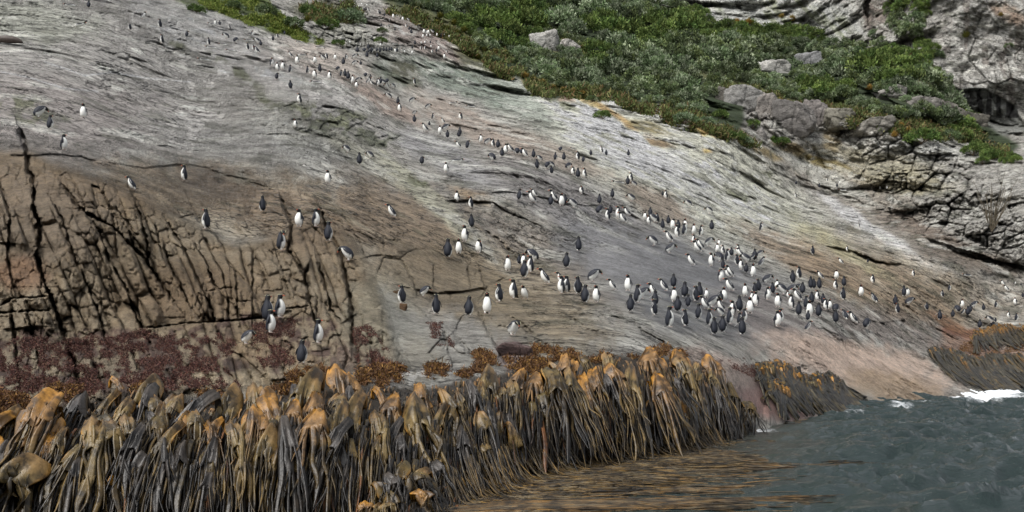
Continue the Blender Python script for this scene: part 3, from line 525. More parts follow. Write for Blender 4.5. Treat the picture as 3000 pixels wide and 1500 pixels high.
# tidal band: red algae stain, coralline pink, barnacle beige
alg = smooth(in_poly([(-420, 960), (100, 960), (330, 960), (430, 975), (600, 950), (680, 930), (760, 900), (860, 930), (960, 920), (1020, 1000), (1100, 1060), (1060, 1130), (800, 1110), (400, 1180), (-420, 1230)], WU, WV).astype(float), 6)
paint(alg*sstep(-0.35, 0.5, NB), RC(84, 62, 58), 0.8)
paint(blob(760, 1020, 120, 70, 15), RC(150, 128, 98), 0.8)
paint(blob(880, 1060, 60, 40, 0), RC(150, 128, 98), 0.8)
paint(blob(700, 1120, 190, 34, 0), RC(176, 158, 128), 0.85)
paint(blob(890, 1085, 80, 24, 0), RC(170, 152, 124), 0.8)
paint(blob(1010, 1060, 40, 60, 0), RC(136, 118, 102), 0.8)
paint(blob(1220, 1060, 90, 80, 20), RC(146, 140, 126), 0.85)
paint(blob(1510, 1040, 60, 50, 30), RC(128, 108, 104), 0.85)
paint(blob(1640, 1030, 150, 40, 10), RC(146, 138, 122), 0.85)
paint(np.clip(alg+0*alg, 0, 1)*0+sstep(1085, 1105, VV+18*NB)*blob(1250, 1120, 330, 60, 0)*sstep(0.25, 0.5, NB), RC(200, 196, 190), 0.8)
paint(blob(2520, 1070, 330, 75, 12), RC(190, 166, 148), 0.95)
paint(blob(2620, 1140, 170, 60, 12), RC(160, 136, 108), 0.85)
paint(blob(2250, 1170, 160, 60, 25), RC(168, 128, 118), 0.9)
paint(blob(2110, 1080, 130, 50, 25), RC(168, 150, 138), 0.85)
paint(blob(2100, 1060, 110, 20, 20)*sstep(-0.2, 0.4, NB), RC(92, 62, 54), 0.8)
paint(blob(2850, 985, 120, 22, 12), RC(132, 80, 52), 0.85)
paint(blob(2790, 955, 90, 18, 25), RC(128, 92, 62), 0.8)
paint(blob(2900, 1040, 180, 50, 10), RC(140, 106, 84), 0.8)
kelpz = np.zeros(UU.shape)
KT = [(-420, 1215), (0, 1205), (100, 1192), (250, 1165), (340, 1135), (450, 1130), (600, 1165), (700, 1155), (850, 1125), (1000, 1095), (1100, 1115), (1250, 1125), (1400, 1092), (1600, 1055), (1700, 1035), (1850, 1030), (2000, 1035), (2080, 1065), (2140, 1130), (2190, 1220), (2240, 1290)]
ktop = np.interp(UU, [p[0] for p in KT], [p[1] for p in KT])
kelpz = sstep(0, 25, VV-ktop)*(UU < 2250)
paint(kelpz, RC(58, 48, 36), 0.95)
wet = np.clip(sstep(1010, 1120, VV-0.02*(UU-1500)+20*NB)+0.5*smoothslab, 0, 1)
thread = np.clip(blob(560, 470, 620, 170, 10)+blob(1100, 420, 300, 120, 30)+blob(1500, 640, 330, 130, 30)+0.3*(1-vegS), 0, 1)*(1-alg)*(1-kelpz)*(1-under)*(UU < 2300)*(1-wallS*0.5)
streak = np.clip(slab*(1-0.85*smoothslab)+0.12, 0, 1)*(1-vegS*0.9)*(1-kelpz)*(1-0.5*under)*(1-0.8*np.clip(blob(2480, 1085, 340, 110, 12)+blob(2250, 1170, 160, 60, 25), 0, 1))
stv = np.stack([np.where(LFT > .5, s2/3.4, s1/4.2), np.where(LFT > .5, bed2/0.42, bed1/0.5), np.where(LFT > .5, r2/3.4, r1/4.2)], -1)
wq = LFT[..., None]
stv = np.stack([s1/1.7, bed1/0.5, r1/1.7], -1)*(1-wq)+np.stack([s2/1.6, bed2/0.45, r2/1.6], -1)*wq
stv = np.where(wallS[..., None] > 0.02, stv*(1-wallS[..., None])+np.stack([X0/0.5, Y0/0.5, Z0/0.45], -1)*wallS[..., None], stv)
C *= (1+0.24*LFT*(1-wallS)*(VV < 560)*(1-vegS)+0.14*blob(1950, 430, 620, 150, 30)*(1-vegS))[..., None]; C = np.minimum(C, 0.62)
idx = np.arange(nv*nu).reshape(nv, nu)
quads = np.stack([idx[1:, :-1], idx[1:, 1:], idx[:-1, 1:], idx[:-1, :-1]], -1).reshape(-1, 4)
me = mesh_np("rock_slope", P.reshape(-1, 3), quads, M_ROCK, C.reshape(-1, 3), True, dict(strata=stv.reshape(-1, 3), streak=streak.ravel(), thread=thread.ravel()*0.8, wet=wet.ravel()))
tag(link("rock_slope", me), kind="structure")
# where a photo pixel lands on the finished ground
PZ = smooth(P[..., 1], 2)
def ground(u, v, soft=True):
    i = int(np.clip(round((v-V0)/ST), 1, nv-2)); j = int(np.clip(round((u-U0)/ST), 1, nu-2))
    # the displaced point that projects closest to this pixel
    a = slice(max(i-14, 0), i+15); b = slice(max(j-14, 0), j+15); Q = P[a, b]
    du = Q[..., 0]/Q[..., 1]*F+HX-u; dv = HY-(Q[..., 2]-CAMZ)/Q[..., 1]*F-v
    d = du*du+dv*dv; k = np.unravel_index(np.argmin(d), d.shape)
    near = (d < (ST*1.6)**2)
    y = np.quantile(Q[..., 1][near], 0.1) if near.any() else Q[k][1]
    return Vector(((u-HX)/F*y, y, CAMZ+(HY-v)/F*y)), NS[a, b][k]
# ------------------------------------------------------------------ sea
def sea():
    m, nt, b = new_mat("sea_water"); L = nt.links
    fo = attr(nt, "foam").outputs["Fac"]; geo = nd(nt, "ShaderNodeNewGeometry")
    n = noise_n(nt, geo.outputs["Position"], 3.2, 12, 0.85)
    mu = nd(nt, "ShaderNodeMath", operation='ADD'); L.new(fo, mu.inputs[0]); L.new(n.outputs["Fac"], mu.inputs[1])
    r = ramp(nt, mu.outputs[0], [(0.0, 0.0), (0.78, 0.0), (1.12, 1.0)])
    k = attr(nt, "murk").outputs["Fac"]
    c = mix(nt, 'MIX', k, (0.017, 0.029, 0.028), (0.055, 0.050, 0.034))
    L.new(mix(nt, 'MIX', r.outputs[0], c, (0.74, 0.77, 0.79)), b.inputs["Base Color"])
    mr = nd(nt, "ShaderNodeMapRange"); L.new(r.outputs[0], mr.inputs[0]); mr.inputs[3].default_value = 0.06; mr.inputs[4].default_value = 0.8
    L.new(mr.outputs[0], b.inputs["Roughness"]); b.inputs["IOR"].default_value = 1.333
    mp = nd(nt, "ShaderNodeMapping"); mp.inputs["Scale"].default_value = (1.0, 1.8, 1); L.new(geo.outputs["Position"], mp.inputs[0])
    n9 = noise_n(nt, mp.outputs[0], 1.1, 8, 0.6); b9 = nd(nt, "ShaderNodeBump"); b9.inputs["Distance"].default_value = 0.10; L.new(n9.outputs["Fac"], b9.inputs["Height"])
    n2 = noise_n(nt, mp.outputs[0], 5.0, 6, 0.62); bp = nd(nt, "ShaderNodeBump"); bp.inputs["Strength"].default_value = 0.9; bp.inputs["Distance"].default_value = 0.06
    L.new(n2.outputs["Fac"], bp.inputs["Height"]); L.new(b9.outputs[0], bp.inputs["Normal"]); L.new(bp.outputs[0], b.inputs["Normal"])
    xs = np.concatenate([-np.geomspace(160, 4, 40), np.arange(-3.9, 44, 0.085), np.geomspace(46.2, 400, 40)])
    ys = np.concatenate([np.array([-80, -40, -15, 0, 6, 11, 15]), np.arange(16, 66, 0.10), np.geomspace(75, 400, 40)])
    Xg, Yg = np.meshgrid(xs, ys)
    c1, s1_ = math.cos(0.35), math.sin(0.35); a = Xg*c1+Yg*s1_; bb = -Xg*s1_+Yg*c1
    a = a+0.5*fbm(Xg/1.5, Yg/1.5, o=2, seed=205); bb = bb+0.35*fbm(Xg/1.3, Yg/1.3, o=2, seed=206)
    w = 0.22*fbm(a/4.5, bb/2.2, o=2, seed=201)+0.26*(1-2*np.abs(fbm(a/1.9, bb/1.0, o=2, seed=202)))+0.13*(1-2*np.abs(fbm(a/0.8, bb/0.46, o=2, seed=204)))+0.025*fbm(a/0.4, bb/0.25, o=2, seed=203)
    w += 0.20*np.exp(-((Xg-5.1)**2/0.9+(Yg-20.2)**2/0.3))
    near = sstep(3.5, 8.0, Xg-0.25*(Yg-20))      # calmer among the kelp
    Z = w*(0.10+0.90*near)
    U = Xg/np.maximum(Yg, 5)*F+HX; V = HY+CAMZ/np.maximum(Yg, 5)*F
    foam = np.zeros(U.shape)
    def sp(u, v, ru, rv, k): return k*np.exp(-((U-u)/ru)**2-((V-v)/rv)**2)
    for t in ((2850, 1166, 95, 20, 0.75), (2780, 1160, 60, 16, 0.5), (2960, 1180, 60, 8, 0.5), (2640, 1208, 60, 8, 0.36), (2210, 1262, 110, 11, 0.42), (2010, 1312, 120, 12, 0.40), (1440, 1425, 40, 14, 0.40), (1870, 1330, 60, 10, 0.40), (2480, 1222, 90, 8, 0.36), (2700, 1195, 70, 8, 0.33)): foam += sp(*t)
    crest = sstep(0.30, 0.42, w)*near*0.34; foam = foam+crest*sstep(-0.2, 0.4, fbm(Xg/3, Yg/3, o=3, seed=207))
    murk = np.clip(sstep(0, 1, 1-np.abs((V-1250-(2300-U)*0.19))/190.0)*sstep(2560, 1900, U), 0, 1)*0.9
    ii = np.arange(Xg.size).reshape(Xg.shape)
    q = np.stack([ii[:-1, :-1], ii[:-1, 1:], ii[1:, 1:], ii[1:, :-1]], -1).reshape(-1, 4)
    me = mesh_np("sea_water", np.stack([Xg, Yg, Z], -1).reshape(-1, 3), q, m, None, True, dict(foam=foam.ravel(), murk=murk.ravel()))
    tag(link("water", me), kind="structure")
sea()

# ------------------------------------------------------------------ ribbons and leaves
class Geo:
    def __init__(s): s.V = []; s.Q = []; s.C = []; s.n = 0
    def add(s, v, q, c):
        v = np.asarray(v, float).reshape(-1, 3); c = np.asarray(c, float)
        if c.ndim == 1: c = np.tile(c, (len(v), 1))
        s.V.append(v); s.Q.append(np.asarray(q, int).reshape(-1, 4)+s.n); s.C.append(c); s.n += len(v)
    def mesh(s, name, mat, smooth=True):
        return mesh_np(name, np.concatenate(s.V), np.concatenate(s.Q), mat, np.concatenate(s.C), smooth)
def ribbon(path, width, side, thick, cfun, curl=0.0):
    """closed leathery strap: path n*3, width n, side n*3 (unit)"""
    path = np.asarray(path); n = len(path); T = np.gradient(path, axis=0); T /= np.linalg.norm(T, axis=1, keepdims=True)+1e-9
    side = side-(side*T).sum(1, keepdims=True)*T; side /= np.linalg.norm(side, axis=1, keepdims=True)+1e-9
    N = np.cross(T, side); w = np.asarray(width)[:, None]/2
    r = [path-side*w+N*curl*w, path-side*w*0.4+N*thick, path+side*w*0.4+N*thick, path+side*w+N*curl*w, path-N*thick*0.6]
    V = np.stack(r, 1).reshape(-1, 3); k = 5; i = np.arange(n-1)[:, None]*k; j = np.arange(k)[None]; j2 = (j+1) % k
    Q = np.stack([i+j, i+j2, i+k+j2, i+k+j], -1).reshape(-1, 4)
    return V, Q, np.repeat(cfun(np.linspace(0, 1, n)), k, axis=0)
M_KELP, _nt, _b = new_mat("kelp_leather")
_c = attr(_nt, "Col").outputs["Color"]; _tc = nd(_nt, "ShaderNodeNewGeometry"); _n = noise_n(_nt, _tc.outputs["Position"], 3.6, 6, 0.6)
_r = ramp(_nt, _n.outputs["Fac"], [(0.42, 0.22), (0.49, 0.8), (0.54, 1.1), (0.62, 1.6)])  # pale blotches paint reflection into the blade colour; dark ones are wet brown
_nt.links.new(mix(_nt, 'MULTIPLY', 0.9, _c, _r.outputs[0]), _b.inputs["Base Color"])
_b.inputs["Roughness"].default_value = 0.38; _b.inputs["Specular IOR Level"].default_value = 0.42
_bp = nd(_nt, "ShaderNodeBump"); _bp.inputs["Strength"].default_value = 0.5; _bp.inputs["Distance"].default_value = 0.02
_n2 = noise_n(_nt, _tc.outputs["Position"], 22.0, 4, 0.6); _nt.links.new(_n2.outputs["Fac"], _bp.inputs["Height"]); _nt.links.new(_bp.outputs[0], _b.inputs["Normal"])
GOLD = srgb(162, 114, 36); TAN = srgb(116, 88, 54); OLIVE = srgb(80, 64, 32); DARK = srgb(28, 22, 14); GREY = srgb(66, 60, 54); RUST = srgb(98, 62, 30)
def kelp_template(seed, kind):
    """one bull-kelp plant: stalk and palm that fold over, palm torn into hanging straps.  -Y faces the sea, 1 unit = about a metre"""
    r = np.random.default_rng(seed)
    tone = {'gold': (GOLD, TAN, OLIVE), 'tan': (TAN, srgb(102, 86, 52), OLIVE), 'olive': (srgb(90, 78, 46), OLIVE, DARK), 'grey': (GREY, srgb(56, 52, 49), DARK)}[kind]
    W = r.uniform(0.24, 0.54); out = r.uniform(0.20, 0.34); rise = r.uniform(0.10, 0.20); L = r.uniform(0.22, 0.55)
    m = 15; t = np.linspace(0, 1, m)
    # centre line: up, over, down
    ang = np.clip(t*1.35, 0, 1)*math.pi*0.5
    py = -out*np.sin(ang)-0.05*t; pz = rise*np.sin(np.clip(t*2.2, 0, 1)*math.pi*0.5)-np.clip(t-0.35, 0, 1)*(L+rise)/0.65
    px = 0.06*np.sin(t*3+r.uniform(0, 6))*r.choice([-1, 1])
    wd = W*(0.16+0.84*sstep(0.0, 0.8, t)**0.8)*(1+0.25*np.sin(t*5+seed))
    k = 11; s = np.linspace(-1, 1, k)
    ph = r.uniform(0, 6, 4); droop = r.uniform(0.4, 1.0)
    X = px[:, None]+s[None]*wd[:, None]*0.5*(1-0.25*droop*np.abs(s[None]))
    Yc = py[:, None]+0.5*wd[:, None]*droop*(np.abs(s[None])**1.6)*0.7*sstep(0.1, 0.5, t)[:, None]+0.035*np.sin(s[None]*4+ph[0]+t[:, None]*4)+0.03*np.sin(s[None]*8+ph[1]+t[:, None]*3)
    Zc = pz[:, None]-wd[:, None]*droop*0.5*(np.abs(s[None])**1.8)*(1-0.5*t[:, None])+0.05*np.sin(s[None]*3+ph[2])*t[:, None]+0.03*np.sin(s[None]*8+ph[3])*t[:, None]
    V1 = np.stack([X, Yc, Zc], -1); V2 = V1+np.array([0, 0.014, -0.010])
    g = Geo()
    I = np.arange(m*k).reshape(m, k)
    q1 = np.stack([I[:-1, :-1], I[1:, :-1], I[1:, 1:], I[:-1, 1:]], -1).reshape(-1, 4); q2 = q1[:, ::-1]+m*k
    e = []
    for a in (I[0, :], I[:, -1], I[-1, ::-1], I[::-1, 0]):
        e.append(np.stack([a[:-1], a[1:], a[1:]+m*k, a[:-1]+m*k], -1))
    f = sstep(0.15, 0.9, t)[:, None, None]+0.25*vnoise(s[None]*2+seed, t[:, None]*3)[..., None]; f = np.clip(f, 0, 1)
    c = np.array(tone[0])*(1-f)+np.array(tone[1])*f
    edge = (np.abs(s)[None, :, None] > 0.93)*0.5
    c = c*(1-edge)+np.array(GOLD if kind != 'grey' else OLIVE)*edge*0.9
    g.add(np.concatenate([V1.reshape(-1, 3), V2.reshape(-1, 3)]), np.concatenate([q1, q2]+e), np.concatenate([c.reshape(-1, 3)]*2))
    # stalk
    st = np.stack([np.zeros(5), np.linspace(0.22, -0.02, 5), -0.05+0.12*np.linspace(0, 1, 5)], -1)
    v, q, cc = ribbon(st, np.full(5, 0.06), np.tile([1.0, 0, 0], (5, 1)), 0.025, lambda x: np.tile(tone[0]*0.8, (len(x), 1)))
    g2 = Geo(); g2.add(v, q, cc)
    # straps
    g3 = Geo(); ns = int(r.integers(11, 18)) if kind != 'grey' else int(r.integers(7, 13)); edges = np.sort(r.uniform(-1, 1, ns)); edges = np.linspace(-0.95, 0.95, ns)+r.uniform(-0.08, 0.08, ns)
    for sx in edges:
        Ls = r.uniform(0.5, 1.7); n = 13; tt = np.linspace(0, 1, n); w0 = W/ns*r.uniform(0.8, 1.5)*(2.3 if r.random() < 0.22 else 1.0)
        j = int(r.integers(m-6, m)); x0 = np.interp(sx, s, X[j]); y0 = np.interp(sx, s, Yc[j]); z0 = np.interp(sx, s, Zc[j])
        fx = r.uniform(-0.16, 0.16)+sx*0.06; p1_, p2_ = r.uniform(0, 6, 2); am = r.uniform(0.015, 0.06)
        path = np.stack([x0+fx*tt+am*np.sin(tt*r.uniform(5, 11)+p1_)*tt, y0+r.uniform(0.02, 0.16)*tt+am*np.sin(tt*7+p2_)*tt, z0-Ls*tt], -1)
        wv = w0*(1+0.3*np.sin(tt*9+p1_))*np.where(tt < 0.75, 1, 1-(tt-0.75)*2.8); sang = r.uniform(-0.9, 0.9)+np.cumsum(r.normal(0, 0.12, n))
        side = np.stack([np.cos(sang), np.sin(sang), np.zeros(n)], -1); ca, cb = np.array(tone[1])*r.uniform(0.6, 1.1), np.array(tone[2])*r.uniform(0.35, 1.5)
        kk = r.uniform(0.3, 1.0)
        g3.add(*ribbon(path, wv, side, 0.006, lambda x: ca*(1-sstep(0, kk, x))[:, None]+cb*sstep(0, kk, x)[:, None], curl=r.uniform(-0.25, 0.25)))
    return g.mesh("kelp_palm", M_KELP), g3.mesh("kelp_straps", M_KELP), g2.mesh("kelp_stalk", M_KELP)
KT_BOT = [(-420, 1640), (1100, 1560), (1300, 1500), (1500, 1400), (1700, 1352), (1900, 1322), (2050, 1305), (2180, 1288), (2240, 1290)]
def ktopf(u): return float(np.interp(u, [p[0] for p in KT], [p[1] for p in KT]))
def kbotf(u): return float(np.interp(u, [p[0] for p in KT_BOT], [p[1] for p in KT_BOT]))
KINDS = ['gold', 'tan', 'olive', 'grey']
TPL = {k: [kelp_template(300+i*7+j, k) for j in range(6)] for i, k in enumerate(KINDS)}
# palms that read as single plants in the photograph (top of palm x, y, width px, kind), the rest fill the curtain
BIG = [(60, 1240, 80, 'gold'), (110, 1215, 60, 'tan'), (180, 1190, 95, 'gold'), (275, 1175, 70, 'grey'), (335, 1115, 40, 'gold'), (345, 1165, 60, 'tan'), (400, 1185, 60, 'tan'), (460, 1130, 70, 'tan'), (480, 1150, 80, 'grey'), (545, 1175, 60, 'tan'), (500, 1205, 70, 'tan'),
 (20, 1290, 60, 'gold'), (110, 1285, 70, 'gold'), (175, 1275, 60, 'gold'), (220, 1270, 60, 'tan'), (300, 1260, 90, 'tan'), (330, 1260, 80, 'tan'), (420, 1270, 60, 'grey'), (530, 1265, 80, 'tan'), (580, 1220, 60, 'tan'), (640, 1190, 80, 'grey'), (690, 1160, 70, 'tan'), (760, 1155, 70, 'tan'), (810, 1155, 60, 'gold'),
 (690, 1255, 60, 'tan'), (760, 1215, 70, 'gold'), (800, 1265, 60, 'tan'), (850, 1250, 70, 'grey'), (930, 1225, 80, 'gold'), (930, 1125, 90, 'tan'), (990, 1100, 70, 'gold'), (120, 1360, 130, 'tan'), (40, 1345, 80, 'grey'), (380, 1350, 60, 'grey'), (540, 1350, 50, 'grey'), (450, 1430, 100, 'tan'), (570, 1470, 60, 'tan'),
 (620, 1380, 90, 'grey'), (700, 1430, 110, 'grey'), (720, 1340, 70, 'tan'), (80, 1440, 90, 'grey'), (920, 1410, 70, 'grey'), (1010, 1200, 60, 'tan'), (1060, 1180, 70, 'tan'), (1110, 1225, 60, 'tan'), (1200, 1195, 90, 'tan'), (1155, 1170, 60, 'gold'), (1210, 1145, 60, 'gold'), (1300, 1200, 60, 'tan'), (1295, 1160, 60, 'tan'),
 (1380, 1130, 60, 'grey'), (1425, 1095, 60, 'tan'), (1420, 1130, 50, 'tan'), (1435, 1190, 50, 'grey'), (1405, 1215, 50, 'tan'), (1275, 1360, 60, 'grey'), (1090, 1420, 70, 'tan'), (1340, 1265, 50, 'grey'), (1480, 1240, 60, 'tan'), (1530, 1095, 50, 'gold'), (1590, 1105, 70, 'olive'), (1640, 1060, 60, 'gold'),
 (1650, 1105, 60, 'tan'), (1700, 1110, 60, 'gold'), (1570, 1190, 60, 'olive'), (1640, 1205, 60, 'grey'), (1670, 1190, 50, 'tan'), (1735, 1085, 50, 'gold'), (1780, 1080, 50, 'gold'), (1840, 1095, 60, 'tan'), (1890, 1035, 60, 'gold'), (1920, 1060, 50, 'gold'), (1900, 1110, 60, 'gold'), (1980, 1060, 50, 'tan'), (1965, 1035, 50, 'gold'),
 (1820, 1150, 50, 'tan'), (1900, 1165, 50, 'tan'), (1760, 1230, 40, 'grey'), (1940, 1225, 50, 'tan'), (2010, 1090, 50, 'grey'), (2070, 1055, 50, 'gold'), (2050, 1095, 40, 'olive'), (2095, 1100, 45, 'grey'), (2035, 1185, 45, 'olive'), (2110, 1200, 45, 'grey'), (2165, 1180, 45, 'olive'), (2140, 1130, 45, 'olive')]
pts = [(b[0], b[1]) for b in BIG]; KP = list(BIG)
for tries in range(6000):
    if len(KP) >= 262: break
    u = rng.uniform(-30, 2215); a, b_ = ktopf(u), min(kbotf(u)-50, 1540)
    if b_ <= a: continue
    v = a+(b_-a)*rng.random()**1.2; y = float(np.interp(u, [0, 1000, 1500, 2200], [21, 22, 27, 38])); dmin = 0.23*F/y
    if min((u-p[0])**2+(1.2*(v-p[1]))**2 for p in pts) < dmin*dmin: continue
    pts.append((u, v)); fr = (v-a)/(b_-a+1)
    kd = rng.choice(KINDS, p=[0.42, 0.33, 0.15, 0.10] if fr < 0.25 else [0.06, 0.24, 0.35, 0.35])
    KP.append((u, v, None, kd))
def tilt_at(u, v):
    a, _ = ground(u, v); b, _ = ground(u, min(v+60, 1600)); dz = max(a.z-b.z, 0.05); return float(np.clip(math.atan2(a.y-b.y, dz)*0.85, 0.0, 0.75))
KDESC = {'gold': 'golden yellow', 'tan': 'pale tan', 'olive': 'olive brown', 'grey': 'dark grey'}
ORD = ['first', 'second', 'third', 'fourth', 'fifth', 'sixth', 'seventh', 'eighth', 'ninth', 'tenth', 'eleventh', 'twelfth', 'thirteenth', 'fourteenth', 'fifteenth', 'sixteenth', 'seventeenth', 'eighteenth', 'nineteenth', 'twentieth']
def ordw(i): return ORD[i] if i < 20 else "%dth" % (i+1) if (i+1) % 10 not in (1, 2, 3) or 10 < (i+1) % 100 < 14 else "%d%s" % (i+1, {1: 'st', 2: 'nd', 3: 'rd'}[(i+1) % 10])
def kregion(u, v):
    fr = (v-ktopf(u))/(kbotf(u)-ktopf(u)+1)
    row = 'top edge' if fr < 0.16 else 'upper half' if fr < 0.45 else 'lower half' if fr < 0.75 else 'bottom edge'
    sec = 'below the maroon algae' if u < 620 else 'below the barnacled ledge' if u < 1060 else 'below the pale boulders' if u < 1560 else 'below the wet slab' if u < 2000 else 'at the right end'
    return row, sec
from collections import defaultdict
kg = defaultdict(list)
for i, k_ in enumerate(KP): kg[(kregion(k_[0], k_[1]), k_[3])].append(i)
klab = {}
for ((row, sec), kd), ids in kg.items():
    ids.sort(key=lambda i: KP[i][0])
    for n, i in enumerate(ids):
        pos = '' if len(ids) == 1 else (', %s from left' % ordw(n))
        klab[i] = "%s kelp%s, %s of kelp bank %s" % (KDESC[kd], pos, row, sec)
for i, (u, v, wpx, kd) in enumerate(KP):
    tp = TPL[kd][int(rng.integers(6))]
    p, nrm = ground(min(u, 2300), v+18)
    root = bpy.data.objects.new("kelp_plant", None); col.objects.link(root); root.empty_display_size = 0.2
    y = p.y; sc = (wpx*y/F/0.36) if wpx else rng.uniform(0.62, 1.02)
    sc = float(np.clip(sc, 0.55, 1.9))
    root.location = p+Vector((0, -0.14, 0)); root.rotation_euler = (-tilt_at(u, v), 0, float(rng.normal(0.05, 0.35))); hgt = max(0.35, min(1.0, (p.z+0.25)/(1.35*sc)))
    root.scale = (sc, sc, sc*float(np.clip(hgt*rng.uniform(0.9, 1.15), 0.4, 1.2)))
    tag(root, klab[i], "kelp", "bull kelp hanging over the rock edge")
    for nm, me in zip(("palm", "straps", "stalk"), tp):
        o = link(nm, me, root)
# the dense curtain behind the separate plants
g = Geo()
TL = {(a, b): tilt_at(a*100, b*50) for a in range(-1, 24) for b in range(20, 33)}
for i in range(6500):
    u = rng.uniform(-60, 2235); a, b_ = ktopf(u)+8, min(kbotf(u)+10, 1600)
    if b_ <= a: continue
    v = a+(b_-a)*rng.random(); y = float(np.interp(u, [0, 1000, 1500, 2200], [21, 22, 27, 40]))
    ii = int(np.clip((v-V0)/ST, 0, nv-1)); jj = int(np.clip((u-U0)/ST, 0, nu-1)); y = P[ii, jj, 1]-rng.uniform(0.02, 0.30)
    x = (u-HX)/F*y; z = CAMZ+(HY-v)/F*y
    if z < -0.1: continue
    Ls = min(rng.uniform(0.5, 1.6), z+0.25); n = 9; tt = np.linspace(0, 1, n); am = rng.uniform(0.01, 0.05); ph = rng.uniform(0, 6)
    flow = 0.55*sstep(0.45, 1.0, 1-z/0.9) if u > 1000 else 0.1
    path = np.stack([x+rng.uniform(-0.12, 0.16)*tt+am*np.sin(tt*8+ph)*tt+flow*tt**3, y-0.12*np.sin(tt*3)-math.tan(TL[(int(u//100), int(v//50))])*0.95*Ls*tt-0.12*tt*rng.random(), z+0.04*np.sin(np.pi*np.minimum(tt*4, 1))-Ls*tt], -1)
    w0 = rng.choice([0.025, 0.04, 0.055, 0.11], p=[0.4, 0.35, 0.17, 0.08]); sa = rng.uniform(-1.0, 1.0)+np.cumsum(rng.normal(0, 0.15, n))
    c0 = 0.75*[DARK, OLIVE, GREY, srgb(72, 62, 42), RUST][int(rng.choice(5, p=[0.34, 0.27, 0.2, 0.14, 0.05]))]*rng.uniform(0.6, 1.3)
    top = TAN if v-a < 60 and rng.random() < 0.5 else c0
    g.add(*ribbon(path, w0*np.where(tt < .8, 1, 1-(tt-.8)*3.5), np.stack([np.cos(sa), np.sin(sa), 0*sa], -1), 0.006, lambda q: top*(1-sstep(0, .4, q))[:, None]+c0*sstep(0, .4, q)[:, None], curl=rng.uniform(-.3, .3)))
tag(link("kelp_curtain", g.mesh("kelp_curtain", M_KELP)), "dense dark curtain of hanging kelp straps behind the larger kelp plants", "kelp", kind="stuff")
# straps trailing on the water, swept to the right
g = Geo()
FLOW = [(1230, 1480, 2.6), (1330, 1470, 3.0), (1450, 1430, 4.2), (1520, 1400, 4.6), (1600, 1380, 5.0), (1700, 1358, 5.4), (1800, 1345, 5.6), (1900, 1328, 5.2), (2000, 1315, 4.6), (2100, 1300, 4.0)]
for i in range(1250):
    k = rng.uniform(0, len(FLOW)-1.001); a = int(k); f = k-a
    u = FLOW[a][0]*(1-f)+FLOW[a+1][0]*f; v = FLOW[a][1]*(1-f)+FLOW[a+1][1]*f+rng.normal(0, 8); Lm = FLOW[a][2]*(1-f)+FLOW[a+1][2]*f
    y = CAMZ*F/(v-HY); x = (u-HX)/F*y; n = 16; tt = np.linspace(0, 1, n); L = Lm*rng.uniform(0.35, 1.0)
    rise = rng.uniform(0.15, 0.7)*(rng.random() < 0.7); d = rng.normal(0.12, 0.17); amp = rng.uniform(0.02, 0.30)
    px = x+L*(tt**1.25)+0.0*tt; py = y+0.4-1.15*np.clip(tt*3, 0, 1)*rng.uniform(0.4, 1.2)+L*d*tt*tt*1.4+amp*np.sin(tt*6+i)*tt
    pz = rise*np.exp(-(tt/0.10)**2)+0.0+0.035*np.sin(tt*9+i*1.7)+0.01*tt+0.05*fbm(px/2, py/2, o=1, seed=3)
    path = np.stack([px, py, pz], -1); w0 = rng.choice([0.03, 0.05, 0.08], p=[0.45, 0.4, 0.15])
    c0 = [srgb(108, 84, 42), srgb(86, 70, 42), srgb(70, 58, 38), srgb(102, 90, 66), DARK][int(rng.choice(5, p=[0.2, 0.27, 0.25, 0.18, 0.10]))]*rng.uniform(0.7, 1.15)
    g.add(*ribbon(path, w0*(1-0.8*tt**3), np.tile([0.15, 1.0, 0], (n, 1)), 0.006, lambda q: np.tile(c0, (len(q), 1))))
for (u0, v0, u1, v1, num, L0) in ((2230, 1225, 2330, 1240, 260, 3.4), (1300, 1500, 1500, 1480, 260, 6.0), (1500, 1455, 1900, 1440, 120, 4.5), (1800, 1390, 2300, 1330, 160, 5.0), (900, 1495, 1200, 1500, 120, 3.0)):
    for i in range(num):
        f = rng.random(); v = v0*(1-f)+v1*f+rng.normal(0, 5 if num != 160 else 16); u = u0*(1-f)+u1*f; y = CAMZ*F/(v-HY); x = (u-HX)/F*y
        n = 12; tt = np.linspace(0, 1, n); L = L0*rng.uniform(0.4, 1); py = y+L*rng.normal(0.12, 0.06)*tt+0.12*np.sin(tt*5+i*.1)*tt
        px = x+L*tt; c0 = [srgb(110, 82, 42), srgb(86, 70, 44), srgb(70, 58, 40), srgb(96, 84, 64)][int(rng.integers(4))]*rng.uniform(0.6, 1.1)
        g.add(*ribbon(np.stack([px, py, 0.02+0.03*np.sin(tt*8+i)], -1), rng.choice([0.03, 0.05, 0.09])*(1-0.85*tt**2), np.tile([0.1, 1.0, 0], (n, 1)), 0.006, lambda q: np.tile(c0, (len(q), 1))))
tag(link("floating_kelp", g.mesh("floating_kelp", M_KELP)), "golden brown kelp straps trailing to the right on the water surface", "kelp", kind="stuff")
